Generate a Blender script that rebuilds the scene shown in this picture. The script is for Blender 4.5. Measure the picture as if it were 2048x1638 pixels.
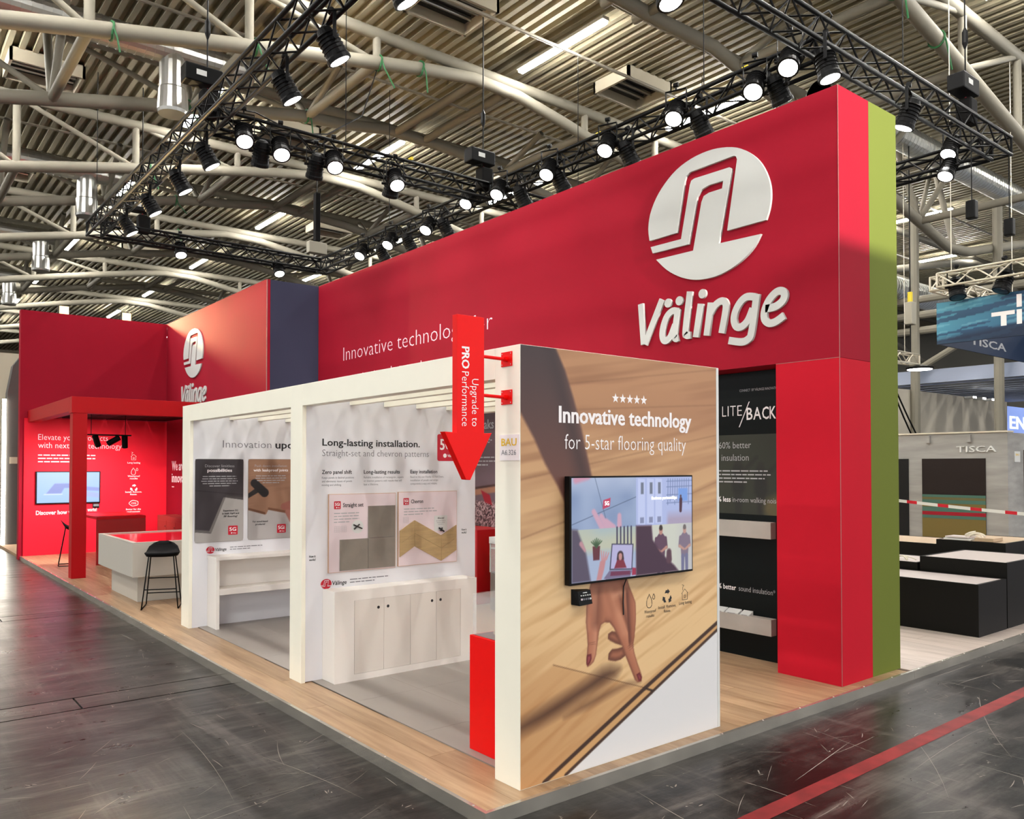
import bpy, bmesh, math, random
import numpy as np
from mathutils import Vector, Matrix, Euler

for o in list(bpy.data.objects):
    bpy.data.objects.remove(o)
scene = bpy.context.scene
COL = scene.collection
random.seed(7)
RNG = np.random.default_rng(7)
PI = math.pi

# ------------------------------------------------------------------ camera
cam_d = bpy.data.cameras.new('camera')
cam = bpy.data.objects.new('camera', cam_d)
COL.objects.link(cam)
cam_d.sensor_width = 36.0
cam_d.lens = 36.0 * 1631.06 / 2048.0
cam_d.shift_x = -9.63 / 2048.0
cam_d.shift_y = 82.14 / 2048.0
cam_d.clip_end = 400
cam.location = (-2.7782, -3.4121, 1.737)
yaw, pitch = 0.6797, 0.0195
fwd = Vector((math.sin(yaw) * math.cos(pitch), math.cos(yaw) * math.cos(pitch), math.sin(pitch)))
cam.rotation_euler = fwd.to_track_quat('-Z', 'Y').to_euler()
scene.camera = cam

# ------------------------------------------------------------------ world, exposure
world = bpy.data.worlds.new('world')
scene.world = world
world.use_nodes = True
bg = world.node_tree.nodes['Background']
bg.inputs[0].default_value = (0.985, 0.985, 1.0, 1)
bg.inputs[1].default_value = 1.25
scene.view_settings.view_transform = 'Standard'
scene.view_settings.look = 'None'
scene.view_settings.exposure = 0.72
scene.view_settings.gamma = 1.0
scene.view_settings.use_curve_mapping = False
STRIP_E = 120.0       # ceiling light strips
SPOT_W = 150.0       # lit stage spotlights
LENS_E = 9.0

# ------------------------------------------------------------------ helpers
def lin(c):
    return tuple((x / 12.92 if x <= 0.04045 else ((x + 0.055) / 1.055) ** 2.4) for x in c)

def rgb(r, g, b):
    return lin((r / 255, g / 255, b / 255))

MATS = {}
def mat(name, col, rough=0.5, metal=0.0, emit=0.0, var=0.0, scale=4.0, bump=0.0, stretch=None, spec=0.5, alpha=1.0, trans=0.0, emit_col=None):
    if name in MATS:
        return MATS[name]
    m = bpy.data.materials.new(name)
    m.use_nodes = True
    nt = m.node_tree
    b = nt.nodes['Principled BSDF']
    b.inputs['Base Color'].default_value = (*col, 1)
    b.inputs['Roughness'].default_value = rough
    b.inputs['Metallic'].default_value = metal
    b.inputs['Specular IOR Level'].default_value = spec
    b.inputs['Alpha'].default_value = alpha
    b.inputs['Transmission Weight'].default_value = trans
    if emit > 0:
        b.inputs['Emission Color'].default_value = (*(emit_col or col), 1)
        b.inputs['Emission Strength'].default_value = emit
    if var > 0 or bump > 0:
        tc = nt.nodes.new('ShaderNodeTexCoord')
        mp = nt.nodes.new('ShaderNodeMapping')
        nz = nt.nodes.new('ShaderNodeTexNoise')
        nz.inputs['Scale'].default_value = scale
        nz.inputs['Detail'].default_value = 6
        nt.links.new(tc.outputs['Object'], mp.inputs[0])
        if stretch:
            mp.inputs['Scale'].default_value = stretch
        nt.links.new(mp.outputs[0], nz.inputs['Vector'])
        if var > 0:
            r = nt.nodes.new('ShaderNodeValToRGB')
            r.color_ramp.elements[0].position = 0.25
            r.color_ramp.elements[1].position = 0.75
            r.color_ramp.elements[0].color = (*[max(0, c * (1 - var)) for c in col], 1)
            r.color_ramp.elements[1].color = (*[min(1, c * (1 + var)) for c in col], 1)
            nt.links.new(nz.outputs['Fac'], r.inputs[0])
            nt.links.new(r.outputs[0], b.inputs['Base Color'])
        if bump > 0:
            bp = nt.nodes.new('ShaderNodeBump')
            bp.inputs['Strength'].default_value = bump
            bp.inputs['Distance'].default_value = 0.01
            nt.links.new(nz.outputs['Fac'], bp.inputs['Height'])
            nt.links.new(bp.outputs[0], b.inputs['Normal'])
    MATS[name] = m
    return m

def print_mat(name, emit=0.0, rough=0.55):
    """flat print: colour from the mesh attribute 'print'"""
    if name in MATS:
        return MATS[name]
    m = bpy.data.materials.new(name)
    m.use_nodes = True
    nt = m.node_tree
    b = nt.nodes['Principled BSDF']
    a = nt.nodes.new('ShaderNodeAttribute')
    a.attribute_name = 'print'
    b.inputs['Roughness'].default_value = rough
    if emit > 0:
        b.inputs['Base Color'].default_value = (0.01, 0.01, 0.01, 1)
        nt.links.new(a.outputs['Color'], b.inputs['Emission Color'])
        b.inputs['Emission Strength'].default_value = emit
    else:
        nt.links.new(a.outputs['Color'], b.inputs['Base Color'])
    MATS[name] = m
    return m

def tag(o, label=None, cat=None, group=None, kind=None):
    if label: o['label'] = label
    if cat: o['category'] = cat
    if group: o['group'] = group
    if kind: o['kind'] = kind
    return o

def empty(name, loc=(0, 0, 0), label=None, cat=None, group=None, kind=None):
    o = bpy.data.objects.new(name, None)
    COL.objects.link(o)
    o.location = loc
    o.empty_display_size = 0.1
    return tag(o, label, cat, group, kind)

def world_loc(o):
    v = Vector((0, 0, 0))
    while o is not None:
        v += Vector(o.location)
        o = o.parent
    return v

def link(name, me, material=None, parent=None, loc=None):
    o = bpy.data.objects.new(name, me)
    COL.objects.link(o)
    if material is not None and len(me.materials) == 0:
        me.materials.append(material)
    if parent is not None:
        o.parent = parent
    if loc is not None:
        o.location = loc
    return o

class MB:
    """collects verts and faces in world space; build() makes one mesh object"""
    def __init__(self):
        self.v = []; self.f = []
    def add(self, vs, fs):
        n = len(self.v)
        self.v += [tuple(p) for p in vs]
        self.f += [tuple(i + n for i in f) for f in fs]
        return self
    def box(self, x0, x1, y0, y1, z0, z1):
        return self.add([(x0, y0, z0), (x1, y0, z0), (x1, y1, z0), (x0, y1, z0), (x0, y0, z1), (x1, y0, z1), (x1, y1, z1), (x0, y1, z1)],
                        [(0, 3, 2, 1), (4, 5, 6, 7), (0, 1, 5, 4), (1, 2, 6, 5), (2, 3, 7, 6), (3, 0, 4, 7)])
    def tube(self, p, q, r, n=8, r2=None, cap=True):
        p, q = Vector(p), Vector(q)
        d = (q - p).normalized()
        a = Vector((0, 0, 1)) if abs(d.z) < 0.95 else Vector((1, 0, 0))
        u = d.cross(a).normalized(); w = d.cross(u)
        r2 = r if r2 is None else r2
        vs = []
        for c, rr in ((p, r), (q, r2)):
            for i in range(n):
                t = 2 * PI * i / n
                vs.append(c + (u * math.cos(t) + w * math.sin(t)) * rr)
        fs = [(i, (i + 1) % n, n + (i + 1) % n, n + i) for i in range(n)]
        if cap:
            fs += [tuple(range(n - 1, -1, -1)), tuple(range(n, 2 * n))]
        return self.add(vs, fs)
    def path(self, pts, r, n=8, closed=False):
        pts = [Vector(p) for p in pts]
        rings = []
        m = len(pts)
        for i, p in enumerate(pts):
            a = pts[i - 1] if (i > 0 or closed) else p
            b = pts[(i + 1) % m] if (i < m - 1 or closed) else p
            d = (b - a).normalized()
            up = Vector((0, 0, 1)) if abs(d.z) < 0.95 else Vector((1, 0, 0))
            u = d.cross(up).normalized(); w = d.cross(u)
            rings.append([p + (u * math.cos(2 * PI * k / n) + w * math.sin(2 * PI * k / n)) * r for k in range(n)])
        vs = [v for ring in rings for v in ring]
        fs = []
        for i in range(m if closed else m - 1):
            j = (i + 1) % m
            for k in range(n):
                fs.append((i * n + k, i * n + (k + 1) % n, j * n + (k + 1) % n, j * n + k))
        if not closed:
            fs += [tuple(range(n - 1, -1, -1)), tuple(range((m - 1) * n, m * n))]
        return self.add(vs, fs)
    def lathe(self, prof, c=(0, 0, 0), n=16):
        """profile [(r, z)] about the z axis through c"""
        vs = []
        for r, z in prof:
            for i in range(n):
                t = 2 * PI * i / n
                vs.append((c[0] + r * math.cos(t), c[1] + r * math.sin(t), c[2] + z))
        fs = []
        for k in range(len(prof) - 1):
            for i in range(n):
                fs.append((k * n + i, k * n + (i + 1) % n, (k + 1) * n + (i + 1) % n, (k + 1) * n + i))
        fs += [tuple(range(n - 1, -1, -1)), tuple(range((len(prof) - 1) * n, len(prof) * n))]
        return self.add(vs, fs)
    def prism(self, poly, org, R, U, N, depth):
        """2-D outline in (R, U) extruded by depth along N"""
        org, R, U, N = Vector(org), Vector(R), Vector(U), Vector(N)
        bm = bmesh.new()
        vs = [bm.verts.new(org + R * a + U * b + N * depth) for a, b in poly]
        f = bm.faces.new(vs)
        f.normal_update()
        if f.normal.dot(N) < 0:
            f.normal_flip()
        ret = bmesh.ops.extrude_face_region(bm, geom=[f])
        ev = [e for e in ret['geom'] if isinstance(e, bmesh.types.BMVert)]
        bmesh.ops.translate(bm, vec=-N * depth, verts=ev)
        bmesh.ops.triangulate(bm, faces=[g for g in bm.faces if len(g.verts) > 4])
        bmesh.ops.recalc_face_normals(bm, faces=bm.faces)
        bm.verts.index_update()
        self.add([v.co for v in bm.verts], [[v.index for v in g.verts] for g in bm.faces])
        bm.free()
        return self
    def mesh(self, name, off=Vector((0, 0, 0)), smooth=False):
        me = bpy.data.meshes.new(name)
        me.from_pydata([(p[0] - off.x, p[1] - off.y, p[2] - off.z) for p in self.v], [], self.f)
        me.update()
        if smooth:
            me.polygons.foreach_set('use_smooth', [True] * len(me.polygons))
        return me
    def build(self, name, material, parent=None, smooth=False, bevel=0.0, loc=None):
        off = world_loc(parent) if parent is not None else Vector((0, 0, 0))
        if parent is None:
            a = np.array([list(p) for p in self.v])
            c = Vector(((a[:, 0].min() + a[:, 0].max()) / 2, (a[:, 1].min() + a[:, 1].max()) / 2, a[:, 2].min()))
            o = link(name, self.mesh(name, c, smooth), material, None, c)
        else:
            o = link(name, self.mesh(name, off, smooth), material, parent)
        if bevel > 0:
            b = o.modifiers.new('bevel', 'BEVEL')
            b.width = bevel; b.segments = 2; b.limit_method = 'ANGLE'
        return o

def box(name, x0, x1, y0, y1, z0, z1, material, parent=None, bevel=0.0):
    return MB().box(min(x0, x1), max(x0, x1), min(y0, y1), max(y0, y1), min(z0, z1), max(z0, z1)).build(name, material, parent, bevel=bevel)

def copy_tree(o, parent=None):
    c = o.copy(); COL.objects.link(c); c.parent = parent
    for ch in list(o.children):
        copy_tree(ch, c)
    return c

# planes for lettering and prints: right, up, normal
PY = (Vector((1, 0, 0)), Vector((0, 0, 1)), Vector((0, -1, 0)))      # a wall facing -Y
PX = (Vector((0, -1, 0)), Vector((0, 0, 1)), Vector((-1, 0, 0)))     # a wall facing -X
PDOWN = (Vector((0, 0, -1)), Vector((1, 0, 0)), Vector((0, -1, 0)))  # reads top to bottom on a face to -Y

_tcache = {}
def text_mesh(s, weight=0.0, shear=0.0, res=2):
    key = (s, weight, shear, res)
    if key in _tcache:
        return _tcache[key]
    cu = bpy.data.curves.new('t', 'FONT')
    cu.body = s
    cu.size = 1.0
    cu.offset = weight
    cu.shear = shear
    cu.resolution_u = res
    o = bpy.data.objects.new('t', cu)
    COL.objects.link(o)
    bpy.context.view_layer.update()
    me = bpy.data.meshes.new_from_object(o.evaluated_get(bpy.context.evaluated_depsgraph_get()))
    vs = np.empty(len(me.vertices) * 3); me.vertices.foreach_get('co', vs)
    vs = vs.reshape(-1, 3)[:, :2].copy()
    fs = [tuple(p.vertices) for p in me.polygons]
    bpy.data.objects.remove(o); bpy.data.curves.remove(cu); bpy.data.meshes.remove(me)
    _tcache[key] = (vs, fs)
    return vs, fs
CAP = 0.729

def letters(name, s, plane, org, cap, width=None, weight=0.0, material=None, parent=None, shear=0.0, align='L', depth=0.0, res=2, lift=0.0012):
    """one line of lettering: org is the left (or centre) end of its baseline; cap height and full width in metres"""
    smear = max(0.0, weight - .012)
    vs, fs = text_mesh(s, min(weight, .012), shear, res)
    if smear > 0 and len(vs):
        n0 = len(vs)
        fs = list(fs) + [tuple(i + n0 for i in f) for f in fs]
        vs = np.concatenate([vs - np.array([smear, 0]), vs + np.array([smear, 0])])
    if len(vs) == 0:
        return None
    R, U, N = plane
    x0, x1 = vs[:, 0].min(), vs[:, 0].max()
    k = cap / CAP
    kx = width / (x1 - x0) if width else k
    off = -x0 * kx if align == 'L' else -(x0 + x1) / 2 * kx
    org = Vector(org) + N * lift
    hl = len(vs) // 2 if smear > 0 else len(vs)
    P = [org + R * (a * kx + off) + U * (b * k) + N * (0 if i < hl else .0004) for i, (a, b) in enumerate(vs)]
    mb = MB()
    if depth > 0:
        bm = bmesh.new()
        bv = [bm.verts.new(p + N * depth) for p in P]
        faces = []
        for f in fs:
            try: faces.append(bm.faces.new([bv[i] for i in f]))
            except ValueError: pass
        for f in faces:
            f.normal_update()
            if f.normal.dot(N) < 0: f.normal_flip()
        bmesh.ops.remove_doubles(bm, verts=bm.verts, dist=1e-5)
        ret = bmesh.ops.extrude_face_region(bm, geom=list(bm.faces))
        bmesh.ops.translate(bm, vec=-N * depth, verts=[e for e in ret['geom'] if isinstance(e, bmesh.types.BMVert)])
        bmesh.ops.recalc_face_normals(bm, faces=bm.faces)
        bm.verts.index_update()
        mb.add([v.co for v in bm.verts], [[v.index for v in g.verts] for g in bm.faces])
        bm.free()
    else:
        a = Vector(R).cross(U)
        mb.add(P, fs if a.dot(N) > 0 else [f[::-1] for f in fs])
    return mb.build(name, material, parent)

def word_bars(name, plane, org, lines, w, lh, material, parent, seed=0, h=0.33, align='L', lift=0.001):
    """small print too fine to read: rows of word-length strokes"""
    rnd = random.Random(seed)
    R, U, N = plane
    mb = MB()
    for i in range(lines):
        ww = w * (1.0 if i < lines - 1 else 0.6) * rnd.uniform(0.85, 1.0)
        x = -ww / 2 if align == 'C' else 0.0
        end = x + ww
        while x < end:
            l = min(lh * rnd.uniform(0.9, 3.0), end - x)
            p = Vector(org) + N * lift + R * x - U * (i * lh)
            hh = lh * h
            mb.add([p, p + R * l, p + R * l + U * hh, p + U * hh], [(0, 1, 2, 3)] if Vector(R).cross(U).dot(N) > 0 else [(3, 2, 1, 0)])
            x += l + lh * 0.3
    return mb.build(name, material, parent)

def flat(name, poly, plane, org, material, parent, lift=0.001, depth=0.0008):
    R, U, N = plane
    return MB().prism(poly, Vector(org) + N * lift, R, U, N, depth).build(name, material, parent)

def ellipse(cx, cy, rx, ry, n=28):
    return [(cx + rx * math.cos(2 * PI * i / n), cy + ry * math.sin(2 * PI * i / n)) for i in range(n)]

def rrect(x0, y0, x1, y1, r, n=4):
    o = []
    for cx, cy, a in ((x1 - r, y1 - r, 0), (x0 + r, y1 - r, 90), (x0 + r, y0 + r, 180), (x1 - r, y0 + r, 270)):
        for i in range(n + 1):
            t = math.radians(a + 90 * i / n)
            o.append((cx + r * math.cos(t), cy + r * math.sin(t)))
    return o

# ------------------------------------------------------------------ printed pictures
def vnoise(x, y, seed=0):
    r = np.random.default_rng(seed).random((64, 64))
    xi = np.floor(x).astype(int); yi = np.floor(y).astype(int)
    fx = x - xi; fy = y - yi
    fx = fx * fx * (3 - 2 * fx); fy = fy * fy * (3 - 2 * fy)
    a = r[yi % 64, xi % 64]; b = r[yi % 64, (xi + 1) % 64]; c = r[(yi + 1) % 64, xi % 64]; d = r[(yi + 1) % 64, (xi + 1) % 64]
    return (a * (1 - fx) + b * fx) * (1 - fy) + (c * (1 - fx) + d * fx) * fy

class Print:
    """a picture printed on a sheet: colours held per vertex of a fine grid, in metres on the sheet"""
    def __init__(self, x0, x1, y0, y1, step, col):
        self.b = (x0, x1, y0, y1)
        self.nx = max(2, int(round((x1 - x0) / step)) + 1); self.ny = max(2, int(round((y1 - y0) / step)) + 1)
        self.X, self.Y = np.meshgrid(np.linspace(x0, x1, self.nx), np.linspace(y0, y1, self.ny))
        self.c = np.zeros((self.ny, self.nx, 3)); self.c[:] = np.array(col) / 255.0
        self.px = step
    def blend(self, m, col):
        m = np.clip(m, 0, 1)[..., None]
        col = np.array(col) / 255.0 if not isinstance(col, np.ndarray) else col
        self.c = self.c * (1 - m) + col * m
    def mul(self, f):
        self.c = np.clip(self.c * f[..., None], 0, 1)
    def sd(self, poly):
        X, Y = self.X, self.Y
        d = np.full(X.shape, 1e9); ins = np.zeros(X.shape, bool)
        n = len(poly)
        for i in range(n):
            ax, ay = poly[i]; bx, by = poly[(i + 1) % n]
            ex, ey = bx - ax, by - ay
            t = np.clip(((X - ax) * ex + (Y - ay) * ey) / (ex * ex + ey * ey + 1e-12), 0, 1)
            d = np.minimum(d, np.hypot(X - ax - t * ex, Y - ay - t * ey))
            if abs(ey) > 1e-9:
                cond = ((ay > Y) != (by > Y)) & (X < (bx - ax) * (Y - ay) / ey + ax)
                ins ^= cond
        return np.where(ins, -d, d)
    def poly(self, poly, col, soft=None, a=1.0):
        s = soft or self.px
        m = np.clip(0.5 - self.sd(poly) / s, 0, 1)
        self.blend(m * a, col)
        return m
    def cap(self, p, q, r1, r2, col, soft=None, a=1.0):
        s = soft or self.px
        ex, ey = q[0] - p[0], q[1] - p[1]
        t = np.clip(((self.X - p[0]) * ex + (self.Y - p[1]) * ey) / (ex * ex + ey * ey + 1e-12), 0, 1)
        d = np.hypot(self.X - p[0] - t * ex, self.Y - p[1] - t * ey) - (r1 + (r2 - r1) * t)
        self.blend(np.clip(0.5 - d / s, 0, 1) * a, col)
    def wood(self, ang, scale, dark, seed=1, amt=0.5, mask=None):
        ca, sa = math.cos(ang), math.sin(ang)
        u = self.X * ca + self.Y * sa; v = -self.X * sa + self.Y * ca
        warp = vnoise(u * scale * 0.25 + 7, v * scale * 0.6 + 3, seed) * 1.6
        g = vnoise(u * scale * 0.35, v * scale * 6 + warp * 3, seed + 1) * 0.6 + vnoise(u * scale * 0.8, v * scale * 14, seed + 2) * 0.4
        g = np.clip((g - 0.45) * 2.2, 0, 1) * amt
        self.blend(g if mask is None else g * mask, dark)
    def build(self, name, plane, org, material, parent, lift=0.001):
        R, U, N = [np.array(p) for p in plane]
        o = np.array(org, float) + N * lift - np.array(world_loc(parent) if parent else (0, 0, 0))
        P = o + self.X[..., None] * R + self.Y[..., None] * U
        nx, ny = self.nx, self.ny
        idx = np.arange(nx * ny).reshape(ny, nx)
        q = np.stack([idx[:-1, :-1], idx[:-1, 1:], idx[1:, 1:], idx[1:, :-1]], -1).reshape(-1, 4)
        if np.dot(np.cross(R, U), N) < 0:
            q = q[:, ::-1]
        me = bpy.data.meshes.new(name)
        me.vertices.add(nx * ny); me.vertices.foreach_set('co', P.reshape(-1))
        me.loops.add(len(q) * 4); me.loops.foreach_set('vertex_index', q.reshape(-1).astype(np.int32))
        me.polygons.add(len(q)); me.polygons.foreach_set('loop_start', np.arange(0, len(q) * 4, 4, dtype=np.int32))
        me.update(calc_edges=True)
        at = me.color_attributes.new('print', 'FLOAT_COLOR', 'POINT')
        c = np.clip(self.c, 0, 1)
        l = np.where(c <= 0.04045, c / 12.92, ((c + 0.055) / 1.055) ** 2.4)
        at.data.foreach_set('color', np.concatenate([l, np.ones((ny, nx, 1))], -1).reshape(-1))
        return link(name, me, material, parent)

ORD = ['first', 'second', 'third', 'fourth', 'fifth', 'sixth', 'seventh', 'eighth', 'ninth', 'tenth', 'eleventh', 'twelfth', 'thirteenth', 'fourteenth', 'fifteenth', 'sixteenth', 'seventeenth', 'eighteenth']

# ------------------------------------------------------------------ materials
RED = mat('red_fabric', rgb(150, 15, 37), 0.75, spec=0.15, var=0.04, scale=1.5)
REDLEG = mat('red_board', rgb(190, 20, 40), 0.75, spec=0.15, var=0.04, scale=2)
REDP = mat('red_paint', rgb(172, 5, 14), 0.5, spec=.18)
REDBR = mat('bright_red_lacquer', rgb(236, 4, 2), 0.45, spec=.2)
REDLOW = mat('lit_red_print_wall', rgb(226, 22, 46), 0.6, spec=.2)  # lighter than the upper wall: spotlit brightness put into the colour
GREEN = mat('olive_green_board', rgb(104, 114, 46), 0.75, spec=0.15)
NAVY = mat('slate_board', rgb(54, 56, 76), 0.75, spec=0.15)
CREAM = mat('cream_lacquer', rgb(250, 247, 230), 0.4, var=0.02, scale=3)
WHITE = mat('white_wall', rgb(226, 226, 230), 0.5)
CABW = mat('white_furniture', rgb(236, 231, 224), 0.45)
SIGNW = mat('sign_white', rgb(214, 215, 212), 0.4)
LOGOW = mat('logo_white', rgb(192, 194, 190), 0.5, spec=.2)
INKW = mat('ink_white', rgb(245, 240, 240), 0.5)
INKP = mat('ink_pink_white', rgb(240, 205, 215), 0.5)
INKK = mat('ink_black', rgb(22, 22, 26), 0.5)
INKG = mat('ink_grey', rgb(120, 120, 126), 0.5)
INKLG = mat('ink_pale_grey', rgb(170, 170, 172), 0.5)
INKR = mat('ink_red', rgb(196, 20, 45), 0.5)
INKY = mat('ink_yellow', rgb(232, 190, 20), 0.5)
BLACK = mat('black_metal', rgb(9, 9, 10), 0.5, spec=0.16)
BLKM = mat('black_matte', rgb(14, 13, 13), 0.7, spec=.12, var=0.1, scale=3)
PIPE = mat('grey_white_pipe', rgb(130, 125, 112), 0.7, spec=.2, var=0.08, scale=1.2)
DECK = mat('corrugated_deck', rgb(137, 129, 107), 0.6, spec=.25, var=0.12, scale=0.35)
STEEL = mat('brushed_steel', rgb(188, 183, 172), 0.26, 0.74, var=0.22, scale=2.5, bump=0.3)
DUCT = mat('galvanised_duct', rgb(190, 190, 185), 0.3, 0.9)
DARKST = mat('dark_grey_stone', rgb(62, 60, 58), 0.6)
LAMP = mat('lit_tube', (1, 0.96, 0.86), 0.5, emit=STRIP_E, emit_col=(1, 0.975, 0.93))
LENS = mat('lit_lens', (1, 1, 1), 0.3, emit=LENS_E, emit_col=(1, 0.98, 0.94))
LENSOFF = mat('unlit_lens', rgb(40, 40, 46), 0.1)
LENSWARM = mat('warm_lit_lens', (1, 0.85, 0.5), 0.3, emit=2.2, emit_col=(1, 0.78, 0.3))
GLASS = mat('clear_acrylic', (0.95, 0.97, 0.97), 0.03, alpha=0.16, spec=0.6)

# ------------------------------------------------------------------ hall floor
def floor_material():
    m = bpy.data.materials.new('worn_dark_floor')
    m.use_nodes = True
    nt = m.node_tree; N = nt.nodes; L = nt.links
    b = N['Principled BSDF']
    g = N.new('ShaderNodeNewGeometry')
    def noise(scale, detail, stretch=(1, 1, 1), rot=0.0, rough=0.65):
        mp = N.new('ShaderNodeMapping'); mp.inputs['Scale'].default_value = stretch; mp.inputs['Rotation'].default_value = (0, 0, rot)
        L.new(g.outputs['Position'], mp.inputs[0])
        n = N.new('ShaderNodeTexNoise'); n.inputs['Scale'].default_value = scale; n.inputs['Detail'].default_value = detail; n.inputs['Roughness'].default_value = rough
        L.new(mp.outputs[0], n.inputs['Vector'])
        return n
    def ramp(src, p0, c0, p1, c1):
        r = N.new('ShaderNodeValToRGB'); e = r.color_ramp.elements
        e[0].position = p0; e[0].color = (*c0, 1); e[1].position = p1; e[1].color = (*c1, 1)
        L.new(src.outputs['Fac'], r.inputs[0]); return r
    def mix(a, bb, fac, mode='MIX'):
        x = N.new('ShaderNodeMixRGB'); x.blend_type = mode
        L.new(fac, x.inputs[0]) if not isinstance(fac, float) else setattr(x.inputs[0], 'default_value', fac)
        L.new(a, x.inputs[1])
        if isinstance(bb, tuple): x.inputs[2].default_value = (*bb, 1)
        else: L.new(bb, x.inputs[2])
        return x.outputs[0]
    base = ramp(noise(0.9, 8, (1.6, 0.7, 1)), 0.3, rgb(12, 11, 11), 0.70, rgb(46, 42, 41))
    smear = ramp(noise(1.6, 10, (0.3, 2.4, 1), 0.25, 0.7), 0.45, (0, 0, 0), 0.8, (.8, .8, .8))
    c = mix(base.outputs[0], rgb(74, 69, 65), smear.outputs[0])
    # cloudy dirt, fine streaks rubbed along the aisles
    st1 = ramp(noise(5.0, 8, (0.12, 1.6, 1), 0.12, .7), 0.50, (0, 0, 0), 0.66, (.8, .8, .8))
    c = mix(c, rgb(92, 86, 81), st1.outputs[0])
    st2 = ramp(noise(4.0, 8, (1.5, 0.10, 1), -0.15, .7), 0.52, (0, 0, 0), 0.68, (.75, .75, .75))
    c = mix(c, rgb(88, 82, 78), st2.outputs[0])
    dk = ramp(noise(0.8, 9, (1, 1.5, 1), 0.5, .72), 0.46, (0, 0, 0), 0.60, (.9, .9, .9))
    c = mix(c, rgb(8, 7, 7), dk.outputs[0])
    chip = ramp(noise(26, 3, (.6, 1.4, 1), 0.3), 0.72, (0, 0, 0), 0.76, (0.7, 0.7, 0.7))
    c = mix(c, rgb(140, 132, 120), chip.outputs[0])
    L.new(c, b.inputs['Base Color'])
    r = ramp(noise(3.5, 9, (0.6, 1.8, 1), .25, .7), 0.25, (0.24,) * 3, 0.8, (0.40,) * 3)
    L.new(r.outputs[0], b.inputs['Roughness'])
    bp = N.new('ShaderNodeBump'); bp.inputs['Strength'].default_value = 0.2; bp.inputs['Distance'].default_value = 0.01
    L.new(noise(7, 5, (0.5, 1.3, 1), 0.3).outputs['Fac'], bp.inputs['Height'])
    L.new(bp.outputs[0], b.inputs['Normal'])
    b.inputs['Specular IOR Level'].default_value = 0.2
    return m
FLOORM = floor_material()
FZ = -0.07
fl = box('floor', -40, 60, -20, 75, FZ - 0.30, FZ - 0.02, mat('joint_dark', rgb(14, 13, 13), 0.8))
tag(fl, 'dark worn hall floor with scratches and duct covers', kind='structure')
ys = [-20, 3.385, 3.74, 7.76, 8.10, 12.1, 12.44, 16.5, 16.84, 75]
for i in range(len(ys) - 1):
    y0, y1 = ys[i] + 0.010, ys[i + 1] - 0.010
    if i % 2 == 1:                      # service duct cover plates
        xs = [-40] + [-7.2 + 1.15 * k for k in range(9)] + [60]
    else:
        xs = [-40, -4.6, 60] if i else [-40, 60]
    for a, b_ in zip(xs, xs[1:]):
        box('duct_cover' if i % 2 else 'floor_slab', a + 0.007, b_ - 0.007, y0, y1, FZ - 0.02, FZ, FLOORM, fl)
# scratches and chips worn into the floor near the stand
mb = MB()
rs = random.Random(5)
def scr(x, y, a, L_, w):
    dx, dy = math.cos(a), math.sin(a)
    n_ = 5
    bend = rs.uniform(-.12, .12)
    L0 = None
    for k in range(n_):
        t0, t1 = k / n_, (k + 1) / n_
        p = (x + dx * L_ * t0 - dy * bend * L_ * t0 * (1 - t0), y + dy * L_ * t0 + dx * bend * L_ * t0 * (1 - t0))
        q = (x + dx * L_ * t1 - dy * bend * L_ * t1 * (1 - t1), y + dy * L_ * t1 + dx * bend * L_ * t1 * (1 - t1))
        w0 = w * math.sin(PI * (t0 * .9 + .05)); w1 = w * math.sin(PI * (t1 * .9 + .05))
        mb.add([(p[0] - dy * w0, p[1] + dx * w0, FZ + .0007), (p[0] + dy * w0, p[1] - dx * w0, FZ + .0007), (q[0] + dy * w1, q[1] - dx * w1, FZ + .0007), (q[0] - dy * w1, q[1] + dx * w1, FZ + .0007)], [(0, 1, 2, 3)])
cnt = 0
while cnt < 1000:
    x, y = rs.uniform(-4.2, 7.5), rs.uniform(-3.4, 9)
    if x > -.36 and y > -.16: continue
    u_ = rs.random()
    if u_ < .62: scr(x, y, rs.gauss(rs.choice((.1, .75, 1.45, -.5)), .25), rs.uniform(.04, .3), rs.uniform(.001, .0026))
    elif u_ < .78:
        L_ = rs.uniform(.4, 1.8); a_ = rs.gauss(rs.choice((.05, 1.5, .6)), .12)
        if x + L_ * math.cos(a_) < -.35 or y + L_ * math.sin(a_) < -.15: scr(x, y, a_, L_, rs.uniform(.0012, .0028))
    else:
        for q_ in range(3): scr(x + rs.gauss(0, .02), y + rs.gauss(0, .02), rs.uniform(0, 3), rs.uniform(.01, .05), rs.uniform(.002, .005))
    cnt += 1
so = mb.build('floor_scratches', mat('scratch_pale', rgb(150, 143, 134), .6, spec=.2), fl)
so['kind'] = 'stuff'
ln = MB().add([(-6, -1.02, FZ + .0015), (-6, -.915, FZ + .0015), (60, -.2, FZ + .0015), (60, -.33, FZ + .0015)], [(0, 3, 2, 1)])
RLINE = mat('worn_red_line', rgb(122, 32, 33), 0.55, var=0.35, scale=6, spec=.25)
lo = ln.build('floor_marking', RLINE)
tag(lo, 'long red line painted on the dark hall floor', 'floor marking')

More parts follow.
